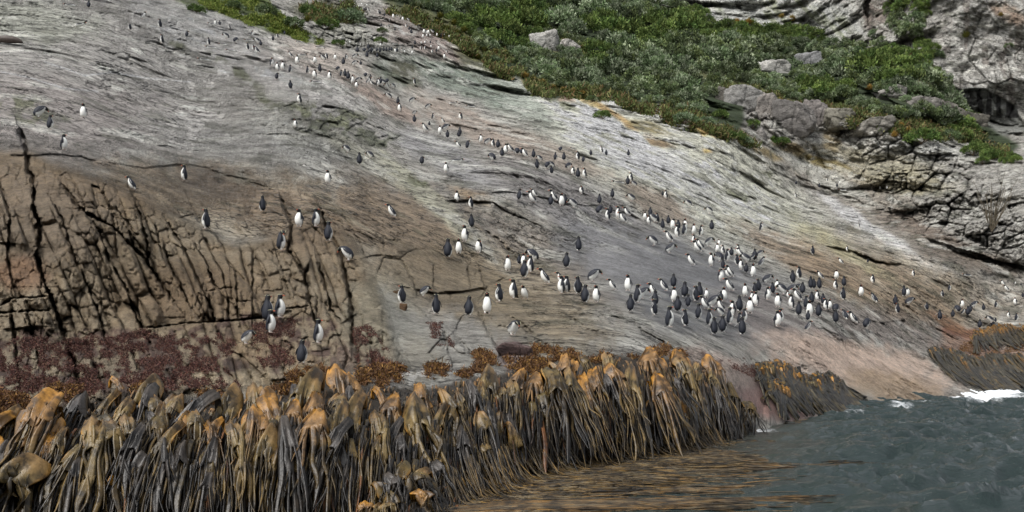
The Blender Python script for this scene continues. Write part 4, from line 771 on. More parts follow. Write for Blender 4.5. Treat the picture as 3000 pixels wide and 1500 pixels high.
# smaller kelp clumps farther right, flowing down the pale rock
def kelp_clump(cu0, label, strands, anchors, fall, wpx=0.045, gold=0.35):
    root = bpy.data.objects.new("kelp_clump", None); col.objects.link(root); p, _n2 = ground(*cu0); root.location = p
    tag(root, label, "kelp", "kelp clumps on the far shore rock")
    g = Geo(); tops = Geo()
    for i in range(strands):
        f = rng.random()*(len(anchors)-1.001); a = int(f); f -= a
        u = anchors[a][0]*(1-f)+anchors[a+1][0]*f+rng.normal(0, 6); v = anchors[a][1]*(1-f)+anchors[a+1][1]*f+rng.normal(0, 5)
        du, dv = fall; L = rng.uniform(0.2, 1.0); n = 10; tt = np.linspace(0, 1, n); path = []
        sg = rng.normal(0, 26)
        for t in tt:
            uu = u+du*L*t**1.2+sg*t; vv = v+dv*L*t*(1.25-0.25*t)
            q, nn = ground(uu, vv); z = max(q.z, 0.0)
            if q.z < 0: y = CAMZ*F/(vv-HY); q = Vector(((uu-HX)/F*y, y, 0.03))
            path.append((q.x, q.y-0.10-0.10*math.sin(t*3), q.z+0.10*(1-t)+0.16*math.exp(-((t-0.08)/0.1)**2)*rng.random()+0.04))
        c0 = [srgb(54, 47, 28), srgb(38, 33, 24), srgb(84, 68, 34), srgb(74, 68, 54)][int(rng.choice(4, p=[.4, .3, .15, .15]))]*rng.uniform(0.7, 1.2); c1 = GOLD*0.7 if rng.random() < gold else c0
        g.add(*ribbon(np.array(path)-np.array(p), np.full(n, rng.choice([0.04, 0.07, 0.12])*1.25), np.tile([0.8, 0.5, 0.2], (n, 1)), 0.01, lambda q: c1*(1-sstep(0, .3, q))[:, None]+c0*sstep(0, .3, q)[:, None]))
    link("straps", g.mesh("straps", M_KELP), root)
    for i in range(14):
        f = rng.random()*(len(anchors)-1.001); a = int(f); f -= a
        q, nn = ground(anchors[a][0]*(1-f)+anchors[a+1][0]*f, anchors[a][1]*(1-f)+anchors[a+1][1]*f+6)
        tp = TPL['olive' if rng.random() < .6 else 'gold'][int(rng.integers(6))]
        for me in tp[:1]:
            o = link("palm", me, root, q-p+Vector((0, -0.15, 0.05))); o.rotation_euler = (0, 0, rng.normal(0.4, 0.4)); s_ = rng.uniform(0.5, 1.0); o.scale = (s_, s_, s_)
kelp_clump((2250, 1090), "olive kelp clump on the pink rock left of the taller far clump", 170, [(2215, 1085), (2250, 1078), (2300, 1085), (2345, 1110)], (95, 130))
kelp_clump((2410, 1110), "dark olive kelp clump trailing from the beige rock into the sea", 260, [(2360, 1130), (2390, 1112), (2430, 1108), (2460, 1140)], (95, 110), gold=0.15)
kelp_clump((2280, 1140), "thin grey kelp spray hanging down the pink rock to the foam", 50, [(2262, 1130), (2290, 1140)], (40, 95), gold=0.1)
kelp_clump((2860, 1040), "dark kelp sheet sloping to the sea behind the white surf", 420, [(2720, 1028), (2790, 1038), (2850, 1060), (2920, 1050), (3060, 1045)], (150, 120), gold=0.1)
kelp_clump((2930, 990), "yellow-brown kelp heap at the right edge above the dark sheet", 220, [(2840, 985), (2900, 968), (2960, 960), (3060, 965)], (40, 55), gold=0.8)
# ------------------------------------------------------------------ short seaweed turf
M_TURF = simple("seaweed_turf", (0.1, 0.05, 0.04), 0.75, 0.25, 0.35, 6.0, usecol=True)
M_LEAF = simple("leaf", (0.05, 0.09, 0.03), 0.7, 0.15, 0.2, 3.0, usecol=True)
M_TWIG = simple("twig", (0.10, 0.08, 0.06), 0.85, 0.2, 0.25, 6.0, usecol=True)
def turf(name, label, polys, count, cols, hmin, hmax, cat="seaweed", flat=0.25):
    pts = []
    w = np.array([abs(sum(p[i][0]*p[(i+1) % len(p)][1]-p[(i+1) % len(p)][0]*p[i][1] for i in range(len(p)))) for p in polys]); w = w/w.sum()
    for p, k in zip(polys, w):
        a = np.array(p); lo, hi = a.min(0), a.max(0); n = int(count*k); got = 0
        while got < n:
            q = rng.uniform(lo, hi, (n*2, 2)); nz = 16*fbm(q[:, 0]/30, q[:, 1]/30, o=3, seed=9)
            m = in_poly(p, q[:, 0]+nz, q[:, 1]+nz) & (fbm(q[:, 0]/26, q[:, 1]/20, o=3, seed=77) > -0.08)
            q = q[m][:n-got]; pts.append(q); got += max(len(q), 1)
    q = np.concatenate(pts); i = np.clip(np.round((q[:, 1]-V0)/ST).astype(int), 0, nv-1); j = np.clip(np.round((q[:, 0]-U0)/ST).astype(int), 0, nu-1)
    B = P[i, j]; N = NS[i, j]; n = len(q); V = []; Q = []; Cc = []
    for b in range(5):
        d = N*0.7+rng.normal(0, 0.55, (n, 3))+np.array([0, 0, -flat]); d /= np.linalg.norm(d, axis=1, keepdims=True)
        s = rng.normal(0, 1, (n, 3)); s = np.cross(d, s); s /= np.linalg.norm(s, axis=1, keepdims=True)
        h = rng.uniform(hmin, hmax, (n, 1)); wv = h*0.16; o = rng.normal(0, hmax*0.5, (n, 3))*np.array([1, .4, 1]); base = B+o-N*0.01
        V.append(np.stack([base-s*wv, base+s*wv, base+d*h+s*wv*0.6, base+d*h-s*wv*0.6], 1).reshape(-1, 3))
        c = cols[rng.integers(0, len(cols), n)]*rng.uniform(0.6, 1.4, (n, 1)); Cc.append(np.repeat(c, 4, 0))
    V = np.concatenate(V); Q = np.arange(len(V)).reshape(-1, 4)
    me = mesh_np(name, V, Q, M_TURF, np.concatenate(Cc), False); tag(link(name, me), label, cat, kind="stuff")
turf("red_algae", "short maroon algae turf carpeting the foot of the rock wall", [[(-60, 1000), (120, 985), (330, 990), (420, 965), (500, 990), (620, 975), (690, 1000), (660, 1060), (700, 1130), (500, 1140), (350, 1130), (200, 1170), (-60, 1200)], [(720, 960), (830, 930), (880, 950), (850, 1030), (860, 1075), (780, 1080), (740, 1040)], [(1035, 960), (1080, 950), (1120, 1010), (1180, 1080), (1100, 1100), (1040, 1060)], [(1250, 945), (1300, 950), (1330, 1010), (1290, 1020), (1260, 980)], [(2110, 1040), (2180, 1050), (2240, 1080), (2220, 1110), (2150, 1085)]],
     30000, np.array([srgb(84, 52, 48), srgb(68, 44, 42), srgb(98, 64, 56), srgb(54, 38, 36), srgb(108, 80, 66)]), 0.018, 0.05)
turf("brown_seaweed", "rust brown seaweed fringe just above the kelp bank", [[(-60, 1165), (60, 1160), (120, 1200), (120, 1235), (-60, 1240)], [(150, 1140), (240, 1130), (250, 1165), (140, 1180)], [(400, 1130), (440, 1125), (440, 1150), (380, 1150)], [(580, 1150), (660, 1150), (650, 1185), (580, 1180)], [(830, 1120), (870, 1090), (960, 1075), (960, 1110), (870, 1130), (800, 1160)], [(1040, 1090), (1100, 1070), (1190, 1080), (1170, 1120), (1060, 1140)], [(1245, 1070), (1310, 1070), (1300, 1115), (1250, 1115)], [(1380, 1020), (1430, 1030), (1460, 1060), (1430, 1090), (1360, 1110), (1330, 1090), (1390, 1070)], [(1480, 1040), (1560, 1050), (1620, 1060), (1600, 1100), (1500, 1100)], [(1550, 1015), (1640, 1020), (1640, 1040), (1740, 1030), (1800, 1050), (1700, 1065), (1560, 1045)], [(1830, 1045), (1890, 1035), (1960, 1010), (2010, 1035), (1900, 1060)], [(2760, 1020), (2850, 1000), (3060, 960), (3060, 1050), (2880, 1065), (2780, 1050)]],
     17000, np.array([srgb(108, 76, 46), srgb(90, 64, 42), srgb(130, 98, 50), srgb(72, 52, 38)]), 0.03, 0.085)
# ------------------------------------------------------------------ scrub
def leaf_cloud(r, n, R, tone, lsize, flat=0.8):
    """dome of leaf rosettes with gaps: clumps of small leaf blades on a lumpy crown"""
    nc = max(8, n//34); th = r.uniform(0, 2*math.pi, nc); cz = r.uniform(0.0, 1.0, nc)**0.8
    rad = np.sqrt(np.clip(1-cz**2, 0, 1)); c = np.stack([rad*np.cos(th), rad*np.sin(th), cz*flat], -1)*R*(0.78+0.3*r.random((nc, 1)))
    V = []; Cc = []
    k = n//nc
    for i in range(nc):
        out = c[i]/(np.linalg.norm(c[i])+1e-9); out = out*0.6+np.array([0, 0, 0.75]); out /= np.linalg.norm(out)
        cr = R*0.27*r.uniform(0.7, 1.3)
        off = r.normal(0, 1, (k, 3)); off /= np.linalg.norm(off, axis=1, keepdims=True); off *= cr*r.uniform(0.3, 1.0, (k, 1))
        d = off/cr*0.9+out*0.8+r.normal(0, 0.35, (k, 3)); d /= np.linalg.norm(d, axis=1, keepdims=True)
        s = np.cross(d, r.normal(0, 1, (k, 3))); s /= np.linalg.norm(s, axis=1, keepdims=True); L = lsize*r.uniform(0.7, 1.4, (k, 1)); b = c[i]+off
        V.append(np.stack([b-s*L*.18, b+d*L*.5-s*L*.28+out*L*.05, b+d*L, b+d*L*.5+s*L*.28+out*L*.05], 1).reshape(-1, 3))
        t = tone[int(r.integers(len(tone)))]*r.uniform(0.6, 1.6); Cc.append(np.repeat(t*r.uniform(0.8, 1.2, (k, 1)), 4, 0))
    return np.concatenate(V), np.concatenate(Cc)
GR = [srgb(92, 106, 74), srgb(78, 94, 62), srgb(122, 134, 108), srgb(66, 80, 54), srgb(98, 112, 70)]
GR2 = [srgb(110, 126, 98), srgb(90, 108, 76), srgb(70, 88, 58), srgb(122, 134, 110)]
GR3 = [srgb(84, 104, 52), srgb(98, 114, 62), srgb(66, 88, 46), srgb(78, 98, 52)]
BR = [srgb(112, 106, 62), srgb(96, 98, 56), srgb(126, 112, 70)]
RT = np.random.default_rng(5)
BUSH = [[leaf_cloud(RT, 1700, 1.0, t, 0.15) for _ in range(4)] for t in (GR, GR2, GR3)]
def branches(r, R, n=7):
    g = Geo()
    for i in range(n):
        a = r.uniform(0, 6.28); tip = np.array([math.cos(a), math.sin(a), r.uniform(0.5, 1.0)])*R*0.8; tt = np.linspace(0, 1, 4)[:, None]
        path = tip*tt+np.array([0, 0, -0.25*R])*(1-tt)+r.normal(0, 0.04*R, (4, 3)); g.add(*ribbon(path, np.linspace(0.09, 0.02, 4)*R, np.tile([math.sin(a), -math.cos(a), 0.1], (4, 1)), 0.02*R, lambda q: np.tile(srgb(96, 84, 68), (len(q), 1))))
    return g.mesh("bush_branches", M_TWIG)
BR_ME = [branches(RT, 1.0) for _ in range(3)]
BUSH_ME = [[mesh_np("bush_crown", v, np.arange(len(v)).reshape(-1, 4), M_LEAF, c, False) for v, c in s] for s in BUSH]
scrub_poly = [[(1010, -160), (1110, -5), (1195, 18), (1300, 40), (1390, 110), (1400, 150), (1470, 150), (1560, 215), (1640, 270), (1720, 262), (1800, 275), (1900, 300), (1990, 325), (2050, 330), (2090, 268), (2140, 240), (2240, 262), (2340, 296), (2440, 300), (2600, 340), (2700, 345), (2800, 395), (2850, 410), (2860, 370), (2790, 280), (2740, 205), (2700, 170), (2580, 130), (2540, 150), (2440, 135), (2380, 95), (2240, 85), (2200, 75), (2120, 67), (2040, 32), (1960, 12), (1770, -2), (1770, -160)],
              [(2600, -40), (2745, -40), (2722, 30), (2700, 90), (2690, 110), (2640, 112), (2605, 60)], [(2555, 100), (2620, 150), (2660, 190), (2700, 215), (2640, 190), (2570, 150)], [(2680, 105), (2730, 135), (2755, 165), (2745, 175), (2700, 160)], [(2840, 420), (2960, 455), (2990, 470), (2960, 480), (2880, 455)]]
holes = [[(1560, 98), (1600, 105), (1640, 150), (1640, 172), (1560, 160)], [(1636, 118), (1690, 128), (1700, 160), (1640, 150)], [(2215, 180), (2290, 190), (2300, 215), (2400, 240), (2400, 250), (2225, 235)], [(2330, 150), (2410, 160), (2410, 210), (2330, 215)], [(2470, 232), (2620, 285), (2700, 335), (2600, 330), (2480, 270)], [(2010, 40), (2220, 60), (2200, 80), (2110, 78)]]
V = []; Cc = []; placed = []
tot = 0
for pi, poly in enumerate(scrub_poly):
    a = np.array(poly); lo, hi = a.min(0), a.max(0)
    for tr in range(26000 if pi == 0 else 1500):
        u, v = rng.uniform(lo, hi)
        if not in_poly(poly, np.array([u]), np.array([v]))[0] or any(in_poly(h, np.array([u]), np.array([v]))[0] for h in holes): continue
        i = int(round((v-V0)/ST)); j = int(round((u-U0)/ST)); pos = P[i, j]; s = rng.uniform(0.75, 1.25); R = float(np.clip(pos[1]/150.0, 0.55, 1.5))*1.95*s*(0.75 if pi else 1)
        rp = R*F/pos[1]
        ex = np.array([u-rp, u+rp, u, u]); ey = np.array([v, v, v-rp*1.1, v+rp*0.5]); ok = in_poly(poly, ex, ey)
        for h in holes: ok &= ~in_poly(h, ex, ey)
        if not ok.all(): R *= 0.5; rp *= 0.5
        if any((u-q[0])**2+((v-q[1])*1.7)**2 < (0.80*(rp+q[2]))**2*0.50 for q in placed): continue
        placed.append((u, v, rp)); kind = 2 if (fbm(np.array([u/240.]), np.array([v/90.]), o=2, seed=15)[0] > 0.12) else (1 if rng.random() < 0.42 else 0)
        vv, cc = BUSH[kind][int(rng.integers(4))]; an = rng.uniform(0, 6.28); ca, sa = math.cos(an), math.sin(an)
        q = vv*np.array([1.1, 1.1, 1.25])*R; q = np.stack([q[:, 0]*ca-q[:, 1]*sa, q[:, 0]*sa+q[:, 1]*ca, q[:, 2]], -1)+pos+np.array([0, -0.3*R, -0.15*R])
        V.append(q); Cc.append(cc*rng.uniform(0.7, 1.5)*np.array([1.04, 0.98, 1.0]))
print("bushes", len(placed))
V = np.concatenate(V); me = mesh_np("scrub", V, np.arange(len(V)).reshape(-1, 4), M_LEAF, np.concatenate(Cc), False)
tag(link("scrub", me), "dense green and silvery daisy scrub covering the hillside above the rock", "scrub", kind="stuff")
LONE = [(575, 20, 50, 2, "dark rounded bush at the top left corner of the moss lawn"), (690, 12, 55, 0, "dark green bush behind the middle of the moss lawn"), (780, 22, 60, 0, "spreading bush between moss lawn and pale outcrop"), (860, 60, 62, 0, "round dark bush at the right edge of the moss lawn"), (905, 25, 60, 2, "olive bush above the pale outcrop"), (1020, 40, 90, 1, "silvery bush on the left side of the penguin track"), (960, 60, 60, 2, "yellow-green bush on top of the pale outcrop"),
 (2005, 340, 70, 1, "silvery bush left of the big grey blocks"), (2065, 350, 60, 1, "silvery bush tucked under the scrub beside the grey blocks"), (2110, 330, 50, 2, "small green bush at the left foot of the grey blocks"), (2205, 358, 46, 2, "round green bush under the cracked grey blocks"), (2150, 390, 60, 2, "low bright bush on the rusty slope below the blocks"), (2180, 405, 50, 1, "low grey-green bush on the rusty slope"), (2280, 405, 56, 2, "round bright green bush at the foot of the largest block"),
 (1765, 330, 50, 2, "small bright bush beside the white rock dome"), (1735, 285, 34, 0, "small dark bush behind the white rock dome"), (2700, 385, 90, 2, "wide bright bush above the pale lower rocks"), (2780, 390, 60, 0, "darker bush right of the wide bright bush"), (2850, 430, 60, 2, "bush on the ridge below the overhang"), (2910, 448, 60, 2, "last green bush on the ridge toward the right edge"), (2880, 465, 40, 2, "small bush below the ridge end"), (1445, 172, 46, 1, "round silvery bush at the corner of the scrub"), (1120, 85, 30, 0, "small shrub on the penguin track edge"), (990, 120, 36, 2, "shrub growing in the broken pale rocks"), (1115, 112, 36, 2, "shrub at the foot of the broken pale rocks"), (2955, 130, 26, 0, "tiny shrub on the speckled cliff"), (2715, 335, 40, 1, "grey bush behind the long rock rib")]
for (u, v, w, k, lab) in LONE:
    p, _q = ground(u, v+w*0.3); R = w/2*p.y/F; root = bpy.data.objects.new("bush", None); col.objects.link(root); root.location = p; root.scale = (R, R, R*0.9); root.rotation_euler = (0, 0, rng.uniform(0, 6))
    tag(root, lab, "bush", "single bushes at the edge of the scrub"); link("crown", BUSH_ME[k][int(rng.integers(4))], root); link("branches", BR_ME[int(rng.integers(3))], root)
# tussock grass
def tussock_me(r, cols):
    n = 260; a = r.uniform(0, 6.28, n); el = r.uniform(0.35, 1.4, n); L = r.uniform(0.6, 1.1, (n, 1)); d = np.stack([np.cos(a)*np.cos(el), np.sin(a)*np.cos(el), np.sin(el)], -1)
    s = np.cross(d, [0, 0, 1.0]); s /= np.linalg.norm(s, axis=1, keepdims=True); b = r.normal(0, 0.12, (n, 3))*[1, 1, 0.1]; w = 0.035
    m = b+d*L*.6; t = b+d*L+np.array([0, 0, -0.3])*L*np.cos(el)[:, None]
    V = np.stack([b-s*w, b+s*w, m+s*w, m-s*w, m-s*w, m+s*w, t+s*w*.3, t-s*w*.3], 1).reshape(-1, 3)
    c = np.repeat(np.array(cols)[r.integers(0, len(cols), n)]*r.uniform(0.7, 1.3, (n, 1)), 8, 0)
    return mesh_np("tussock_blades", V, np.arange(len(V)).reshape(-1, 4), M_LEAF, c, False)
TU = [tussock_me(RT, [srgb(150, 132, 76), srgb(128, 116, 66), srgb(164, 142, 88)]), tussock_me(RT, [srgb(112, 114, 56), srgb(132, 124, 66), srgb(96, 104, 50)]), tussock_me(RT, [srgb(176, 146, 84), srgb(150, 128, 74)])]
TS = [(2158, 58, 34, 2, "golden tussock on the pale cliff ledge, left of a pair"), (2192, 58, 36, 2, "golden tussock on the pale cliff ledge, right of a pair"), (2290, 42, 26, 0, "small brown tussock high on the green-stained cliff"), (2320, 48, 34, 0, "brown tussock just right of the smaller one on the stained cliff"), (2932, 38, 24, 0, "brown tussock alone on the speckled cliff"), (2830, 95, 40, 1, "grass tuft on the left flank of the speckled cliff"), (1752, 262, 26, 1, "yellow-green tussock behind the white rock dome")]
rows = [("in the grassy fringe right of the penguin track", [(1215, 30), (1240, 52), (1280, 62), (1310, 78), (1340, 92), (1365, 112), (1290, 40), (1330, 60), (1360, 80), (1225, 10)], 1), ("below the scrub corner", [(1390, 135), (1420, 140), (1450, 148), (1480, 150), (1400, 160)], 1), ("between scrub and rusty slope", [(1560, 228), (1590, 235), (1620, 250), (1650, 258), (1680, 262), (1710, 268), (1540, 215)], 0), ("on top of the grey blocks", [(2285, 290), (2310, 296), (2335, 300), (2280, 300), (2350, 308)], 0), ("along the rock rib below the scrub", [(2440, 320), (2470, 330), (2500, 332), (2540, 345), (2550, 250), (2510, 238), (2640, 362), (2660, 375), (2620, 388)], 2), ("at the top centre beside the bushes", [(930, 20), (945, 40), (985, 45), (900, 50)], 1), ("in the ravine foot beside the cliff", [(2720, 200), (2690, 240), (2640, 230)], 0)]
for nm, ps, k in rows:
    ps = sorted(ps)
    for i, (u, v) in enumerate(ps): TS.append((u, v, 34, k, "grass tussock %s, %s from left" % (nm, ordw(i))))
for (u, v, w, k, lab) in TS:
    p, _q = ground(u, v+w*0.35); s = w/2*p.y/F*1.1; root = bpy.data.objects.new("grass_tussock", None); root = link("grass_tussock", TU[k], None, p); root.scale = (s, s, s); root.rotation_euler = (0, 0, rng.uniform(0, 6))
    tag(root, lab, "grass", "tussocks on the hillside")
# leafless shrub on the right-hand rock
g = Geo(); rb, _q = ground(2905, 680)
for i in range(34):
    a = rng.uniform(-0.6, 0.6); L = rng.uniform(1.5, 5.2); tt = np.linspace(0, 1, 6)[:, None]; d = np.array([math.sin(a)+0.15, rng.uniform(-.2, .2), math.cos(a)*1.2]); path = d*L*tt+rng.normal(0, 0.12, (6, 3))*tt
    g.add(*ribbon(path, np.linspace(0.10, 0.03, 6), np.tile([1.0, 0, 0], (6, 1)), 0.02, lambda q: np.tile(srgb(98, 90, 76), (len(q), 1))))
tag(link("dead_shrub", g.mesh("dead_shrub", M_TWIG), None, rb), "bare grey leafless shrub on the pale rock near the right edge", "shrub")
# moss blades on the lawn
turf("moss_lawn", "bright green moss and short grass strip above the pale slab", [[(530, -20), (620, 30), (700, 58), (780, 90), (840, 105), (900, 128), (945, 136), (945, 122), (900, 98), (860, 70), (800, 30), (760, -40)]], 7000, np.array([srgb(104, 120, 50), srgb(86, 104, 42), srgb(124, 130, 62)]), 0.10, 0.30, "moss", -0.2)
turf("grass_fringe", "tan and olive grass and low herbs along the lower edge of the scrub", [[(1130, -20), (1230, 40), (1330, 90), (1380, 130), (1400, 175), (1340, 135), (1230, 80), (1130, 40)], [(1380, 150), (1480, 160), (1560, 230), (1640, 280), (1620, 300), (1540, 262), (1430, 205)], [(1640, 262), (1760, 268), (1880, 300), (1990, 322), (2060, 345), (2170, 400), (2230, 430), (2160, 420), (2040, 385), (1900, 335), (1780, 300), (1660, 300)], [(2120, 250), (2240, 268), (2340, 300), (2440, 312), (2600, 350), (2720, 356), (2830, 412), (2780, 420), (2640, 390), (2440, 345), (2300, 310), (2100, 275)], [(1590, 90), (1660, 105), (1740, 160), (1700, 175), (1640, 120)], [(2600, 120), (2700, 200), (2760, 300), (2860, 390), (2960, 450), (2940, 465), (2820, 400), (2700, 260)], [(880, 20), (1040, 10), (1060, 50), (960, 70), (870, 60)]],
     16000, np.array([srgb(96, 100, 58), srgb(80, 92, 48), srgb(112, 110, 70), srgb(70, 84, 44), srgb(88, 98, 52), srgb(104, 84, 56)]), 0.22, 0.6, "grass", -0.3)
# ------------------------------------------------------------------ loose boulders and outcrops
def boulder(name, u, v, wpx, hpx, label, tone, seed, dep=0.8):
    r = np.random.default_rng(seed); p, _q = ground(u, v); s = p.y/F
    n = 44; th = np.linspace(0, 2*math.pi, n*2, endpoint=False); ph = np.linspace(-math.pi/2, math.pi/2, n); T, H = np.meshgrid(th, ph)
    d = np.stack([np.cos(H)*np.cos(T), np.cos(H)*np.sin(T), np.sin(H)], -1); R = np.full(T.shape, 1.6) if name == 'boulder' else 0.86/np.maximum(np.maximum(np.abs(d[..., 0]), np.abs(d[..., 1])), np.abs(d[..., 2]))
    for _ in range(15):
        nn = r.normal(0, 1, 3); nn /= np.linalg.norm(nn); k = r.uniform(0.52, 0.86) if name == 'boulder' else r.uniform(0.8, 1.15); dd = d @ nn; R = np.where(dd > 0.05, np.minimum(R, k/np.maximum(dd, 0.05)), R)
    R = np.minimum(R, 1.1 if name == 'boulder' else 1.35); R = R*1.15*(1+0.09*fbm(d[..., 0]*2.4+seed, d[..., 1]*2.4, d[..., 2]*2.4, o=5, seed=seed, g=0.6))
    if name == 'outcrop' or wpx > 80:
        e_, id_ = voro(d[..., 0]*1.6+seed, d[..., 2]*1.1+d[..., 1]*0.8, seed=seed); R = R*(1+0.16*(id_-0.5)-0.13*np.exp(-(e_/0.07)**2))
    V_ = d*R[..., None]*np.array([wpx*s/2, wpx*s*dep/2, hpx*s/2])
    I = np.arange(T.size).reshape(T.shape); J = np.roll(I, -1, 1); Q_ = np.stack([I[:-1], J[:-1], J[1:], I[1:]], -1).reshape(-1, 4)
    w = V_+np.array(p); nz = 0.5+0.5*fbm(w[..., 0]/1.5, w[..., 1]/2, w[..., 2]/1.2, o=4, seed=seed+3)[..., None]; c = srgb(*tone, 1.0)*(0.72+0.5*nz)
    me = mesh_np(name, V_.reshape(-1, 3), Q_, M_ROCK, c.reshape(-1, 3), True, dict(strata=(w/np.array([3.0, 3.0, 0.9])).reshape(-1, 3), streak=np.full(T.size, 0.5), thread=np.zeros(T.size), wet=np.zeros(T.size)))
    o = link(name, me, None, p+Vector((0, 0.1*wpx*s, 0))); o.rotation_euler = (0, r.uniform(-.15, .25), 0); tag(o, label, "rock"); return o
BO = [("outcrop", 1598, 138, 84, 86, "pale grey outcrop poking out of the middle of the scrub", (176, 174, 168)), ("outcrop", 1668, 142, 60, 44, "smaller pale rock right of the outcrop in the scrub", (172, 168, 162)), ("outcrop", 2262, 208, 96, 60, "white layered rock among bushes below the big cliff", (178, 176, 170)), ("outcrop", 2372, 184, 72, 64, "upright grey block with a pale streak above the scrub", (150, 150, 150)),
 ("outcrop", 2175, 305, 104, 96, "tall pale block at the left end of the blocky bluff", (158, 156, 152)), ("outcrop", 2240, 322, 60, 100, "narrow cracked pillar second from left in the bluff", (150, 144, 138)), ("outcrop", 2318, 352, 130, 110, "largest smooth grey block in the middle of the bluff", (128, 124, 120)), ("outcrop", 2386, 342, 70, 96, "wedge-shaped rock right of the largest smooth block", (136, 130, 126)), ("outcrop", 2112, 290, 34, 70, "slim dark rock under the scrub left of the bluff", (128, 124, 116)),
 ("outcrop", 2780, 335, 90, 60, "dark angular block on the long rib under the scrub", (126, 122, 114)), ("outcrop", 2700, 315, 90, 60, "grey broken block on the rib beneath the brown scrub", (138, 134, 128)), ("outcrop", 2610, 275, 80, 44, "pale jagged block high on the rib", (158, 154, 148)), ("outcrop", 2840, 365, 90, 60, "brown-grey block where the rib meets the overhang", (118, 114, 106)), ("outcrop", 2460, 350, 90, 60, "flat slab of rock with yellow grass on top", (140, 136, 124)), ("outcrop", 2560, 375, 110, 56, "long weathered block below the right-hand scrub", (138, 134, 126)),
 ("boulder", 2655, 350, 30, 22, "small white stone beside the wide bright bush", (196, 192, 186)), ("boulder", 2235, 400, 36, 44, "small grey boulder between two low bushes", (144, 140, 136)), ("boulder", 1165, 858, 34, 24, "small brown boulder wedged in the ledge beside the bent penguin", (122, 98, 72)), ("boulder", 1182, 905, 26, 34, "brown stone stuck in the crack left of the dark-backed penguin", (118, 92, 66)), ("boulder", 1508, 868, 26, 34, "dark brown stone behind the two penguins on the ledge", (92, 80, 66)), ("boulder", 885, 1090, 62, 34, "rounded barnacled stone under the lowest penguin", (168, 150, 122)),
 ("boulder", 1515, 1035, 120, 80, "smooth mauve boulder below the stooping penguin", (132, 112, 108)), ]
for i, b_ in enumerate(BO): boulder(*b_, 500+i)
# ------------------------------------------------------------------ fur seal resting at the left edge
def seal():
    p, _q = ground(22, 128); s = p.y/F; n = 26; k = 16
    x = np.linspace(-1, 1, n); prof = np.interp(x, [-1, -.85, -.5, 0, .45, .72, .86, .96, 1.0], [0.05, .3, .8, 1.0, .85, .62, .5, .28, 0.03])*0.27
    zc = np.interp(x, [-1, -.4, .3, .7, 1.0], [.12, .30, .26, .20, .08]); a = np.linspace(0, 2*math.pi, k, endpoint=False)
    V_ = np.stack([np.repeat(x[:, None], k, 1), prof[:, None]*np.cos(a), zc[:, None]+prof[:, None]*np.sin(a)*0.95], -1).reshape(-1, 3)*(92*s/2)
    I = np.arange(n*k).reshape(n, k); J = np.roll(I, -1, 1); Q_ = np.stack([I[:-1], J[:-1], J[1:], I[1:]], -1).reshape(-1, 4)
    fur = simple("seal_fur", tuple(srgb(72, 62, 56)), 0.55, 0.4, 0.3, 5.0)
    root = bpy.data.objects.new("fur_seal", None); col.objects.link(root); root.location = p; tag(root, "dark brown fur seal lying on the grey slab at the left edge", "seal")
    link("body", mesh_np("seal_body", V_, Q_, fur), root)
    for sx, sz, L in ((0.35, 0.05, 0.35), (-0.92, 0.08, 0.3)):
        pa = np.array([[0, 0, 0], [0.1, -0.25, -0.05], [0.02, -0.5, -0.08]])*L*2; v_, q_, c_ = ribbon(pa*92*s/2+np.array([sx, -0.12, sz+.06])*92*s/2, np.array([.2, .17, .05])*92*s/2, np.tile([1.0, 0, 0], (3, 1)), 0.03, lambda q: np.tile(srgb(60, 52, 46), (len(q), 1)))
        link("flipper", mesh_np("seal_flipper", v_, q_, fur), root)
seal()
# ------------------------------------------------------------------ penguins
M_FEA, _nt, _b = new_mat("feathers"); _nt.links.new(attr(_nt, "Col").outputs["Color"], _b.inputs["Base Color"]); _b.inputs["Roughness"].default_value = 0.6; _b.inputs["Specular IOR Level"].default_value = 0.35
WHT = np.array([0.84, 0.84, 0.80]); SLATE = np.array([0.014, 0.0165, 0.025]); HEAD = np.array([0.006, 0.006, 0.008]); BEAK = np.array([0.50, 0.13, 0.07]); CREST = np.array([0.62, 0.60, 0.40]); PINK = np.array([0.72, 0.58, 0.52])
def tube(path, rf, rs, k=14):
    """closed surface round a spine (side, forward, up); rf depth radius, rs width radius"""
    path = np.asarray(path, float); n = len(path); T = np.gradient(path, axis=0); T /= np.linalg.norm(T, axis=1, keepdims=True)
    S = np.tile([1.0, 0, 0], (n, 1)); S = S-(S*T).sum(1, keepdims=True)*T; S /= np.linalg.norm(S, axis=1, keepdims=True); N = np.cross(T, S)*-1      # N points to the belly
    N = np.where((N[:, 1:2]+0.001) < 0, N, N)
    a = np.linspace(0, 2*math.pi, k, endpoint=False)
    V = path[:, None]+S[:, None]*(np.asarray(rs)[:, None]*np.sin(a))[..., None]+N[:, None]*(np.asarray(rf)[:, None]*np.cos(a))[..., None]
    I = np.arange(n*k).reshape(n, k); J = np.roll(I, -1, 1); Q = np.stack([I[:-1], J[:-1], J[1:], I[1:]], -1).reshape(-1, 4)
    return V.reshape(-1, 3), Q, a, N
